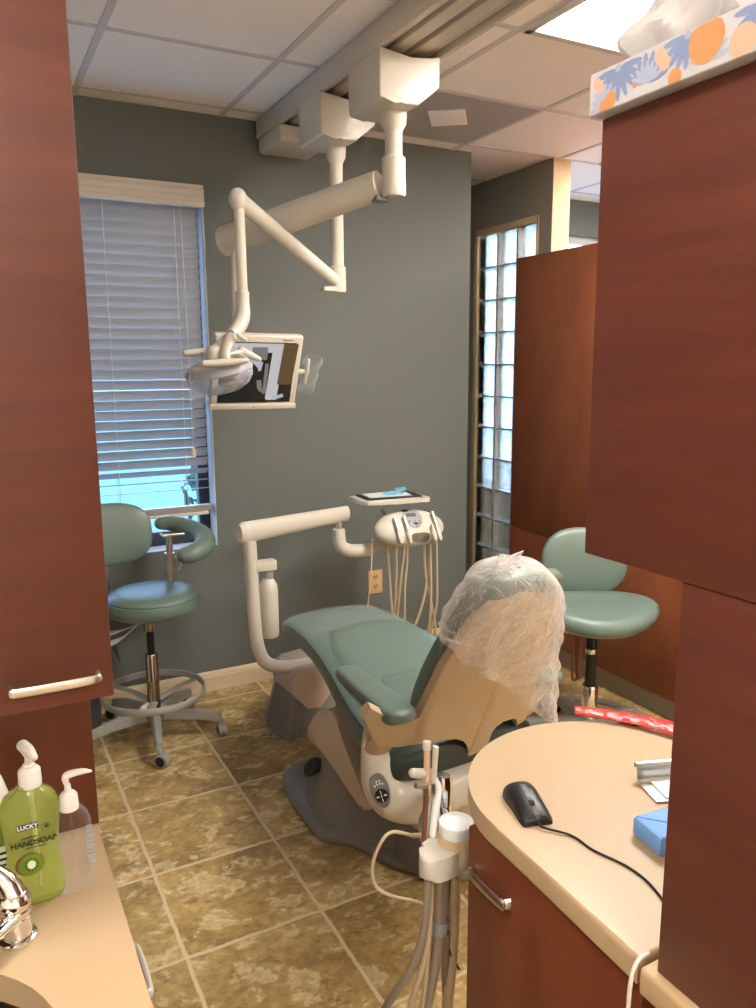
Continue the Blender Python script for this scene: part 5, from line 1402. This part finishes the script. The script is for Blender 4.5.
# hoses down to the floor
def hose(pts, r, m): 
    bm = B(); tube(bm, pts, r, 12); ob('hose', bm, m, ih)
hose([(.668, 1.080, .70), (.670, 1.082, .64), (.668, 1.09, .56), (.655, 1.11, .47), (.63, 1.16, .36), (.64, 1.26, .2), (.72, 1.4, .02)], .0078, M_HOSEG)
hose([(.676, 1.085, .70), (.679, 1.09, .6), (.678, 1.10, .5), (.668, 1.13, .38), (.68, 1.22, .18), (.76, 1.36, .02)], .0065, M_HOSE)
hose([(.682, 1.090, .70), (.684, 1.10, .56), (.688, 1.12, .4), (.70, 1.18, .2), (.76, 1.3, .02)], .0052, M_HOSE)
hose([(.705, 1.095, .70), (.706, 1.10, .62), (.707, 1.105, .535)], .0088, M_HOSEG)
hose([(.720, 1.098, .70), (.720, 1.10, .62), (.716, 1.105, .535)], .0088, M_HOSEG)
bm = B(); tube(bm, [(.715, 1.105, .548), (.711, 1.105, .52)], [.0185, .014], 14, ell=(1, .8)); ob('hose_coupling', bm, M_PANEL, ih)
hose([(.710, 1.105, .525), (.706, 1.11, .46), (.700, 1.13, .36), (.715, 1.2, .18), (.79, 1.35, .02)], .0115, M_HOSEG)
hose([(.724, 1.105, .52), (.735, 1.12, .42), (.765, 1.16, .25), (.82, 1.28, .02)], .0085, M_HOSEG)
hose([(.738, 1.095, .70), (.740, 1.10, .6), (.744, 1.11, .48), (.752, 1.14, .3), (.80, 1.24, .02)], .0115, M_HOSE)
hose([(.768, 1.12, .72), (.79, 1.18, .68), (.85, 1.35, .5), (.98, 1.6, .40), (1.12, 1.72, .40)], .016, M_GREYMET)
bm = B(); tube(bm, [(.73, 1.10, .66), (.735, 1.11, .6), (.745, 1.12, .55), (.737, 1.11, .49), (.735, 1.105, .47), (.76, 1.11, .42)], .0025, 6); ob('black_wire', bm, M_BLACK, ih)
bm = B(); tube(bm, [(.72, 1.22, .655), (.690, 1.25, .655), (.665, 1.25, .642), (.645, 1.25, .60), (.650, 1.25, .55), (.684, 1.245, .518), (.735, 1.22, .50), (.775, 1.19, .48)], .0036, 10); tube(bm, [(.72, 1.22, .655), (.735, 1.17, .68), (.745, 1.13, .70)], .0050, 10); ob('loop_hose', bm, M_HOSE, ih)

# ------------------------------------------------------------------ world, camera, colour
w = bpy.data.worlds.new('sky'); SC.world = w; w.use_nodes = True
nt = w.node_tree; bg = nt.nodes['Background']
tc = nt.nodes.new('ShaderNodeTexCoord'); sp2 = nt.nodes.new('ShaderNodeSeparateXYZ'); nt.links.new(tc.outputs['Generated'], sp2.inputs[0])
rp = ramp(nt, [(.0, (150, 190, 235)), (.06, (205, 230, 252)), (.5, (120, 176, 246)), (1., (92, 150, 238))])
nt.links.new(sp2.outputs[2], rp.inputs['Fac']); nt.links.new(rp.outputs['Color'], bg.inputs['Color'])
bg.inputs['Strength'].default_value = 3.6

cam = bpy.data.cameras.new('camera'); co = bpy.data.objects.new('camera', cam); COL.objects.link(co)
f, p, r, y = 780.05, .1767, -.0060, -.4867
f, p, r, y = CAMV if 'CAMV' in globals() else (f, p, r, y)
fwd = Vector((-math.sin(y)*math.cos(p), math.cos(y)*math.cos(p), -math.sin(p))); right = Vector((math.cos(y), math.sin(y), 0)); upv = right.cross(fwd)
a_ = right*math.cos(r)+upv*math.sin(r); b_ = -right*math.sin(r)+upv*math.cos(r)
Mx = Matrix((a_, b_, -fwd)).transposed().to_4x4(); Mx.translation = (0, 0, 1.58)
co.matrix_world = Mx
cam.sensor_fit = 'HORIZONTAL'; cam.sensor_width = 36; cam.lens = f/756*36; cam.clip_start = .02
SC.camera = co
SC.view_settings.view_transform = 'Standard'; SC.view_settings.look = 'None'; SC.view_settings.gamma = 1
SC.view_settings.exposure = 1.25
try:
    SC.view_settings.use_curve_mapping = False
    SC.cycles.use_denoising = True; SC.cycles.max_bounces = 10; SC.cycles.transparent_max_bounces = 24; SC.cycles.transmission_bounces = 10
    SC.cycles.sample_clamp_indirect = 6; SC.cycles.caustics_refractive = True
except Exception: pass
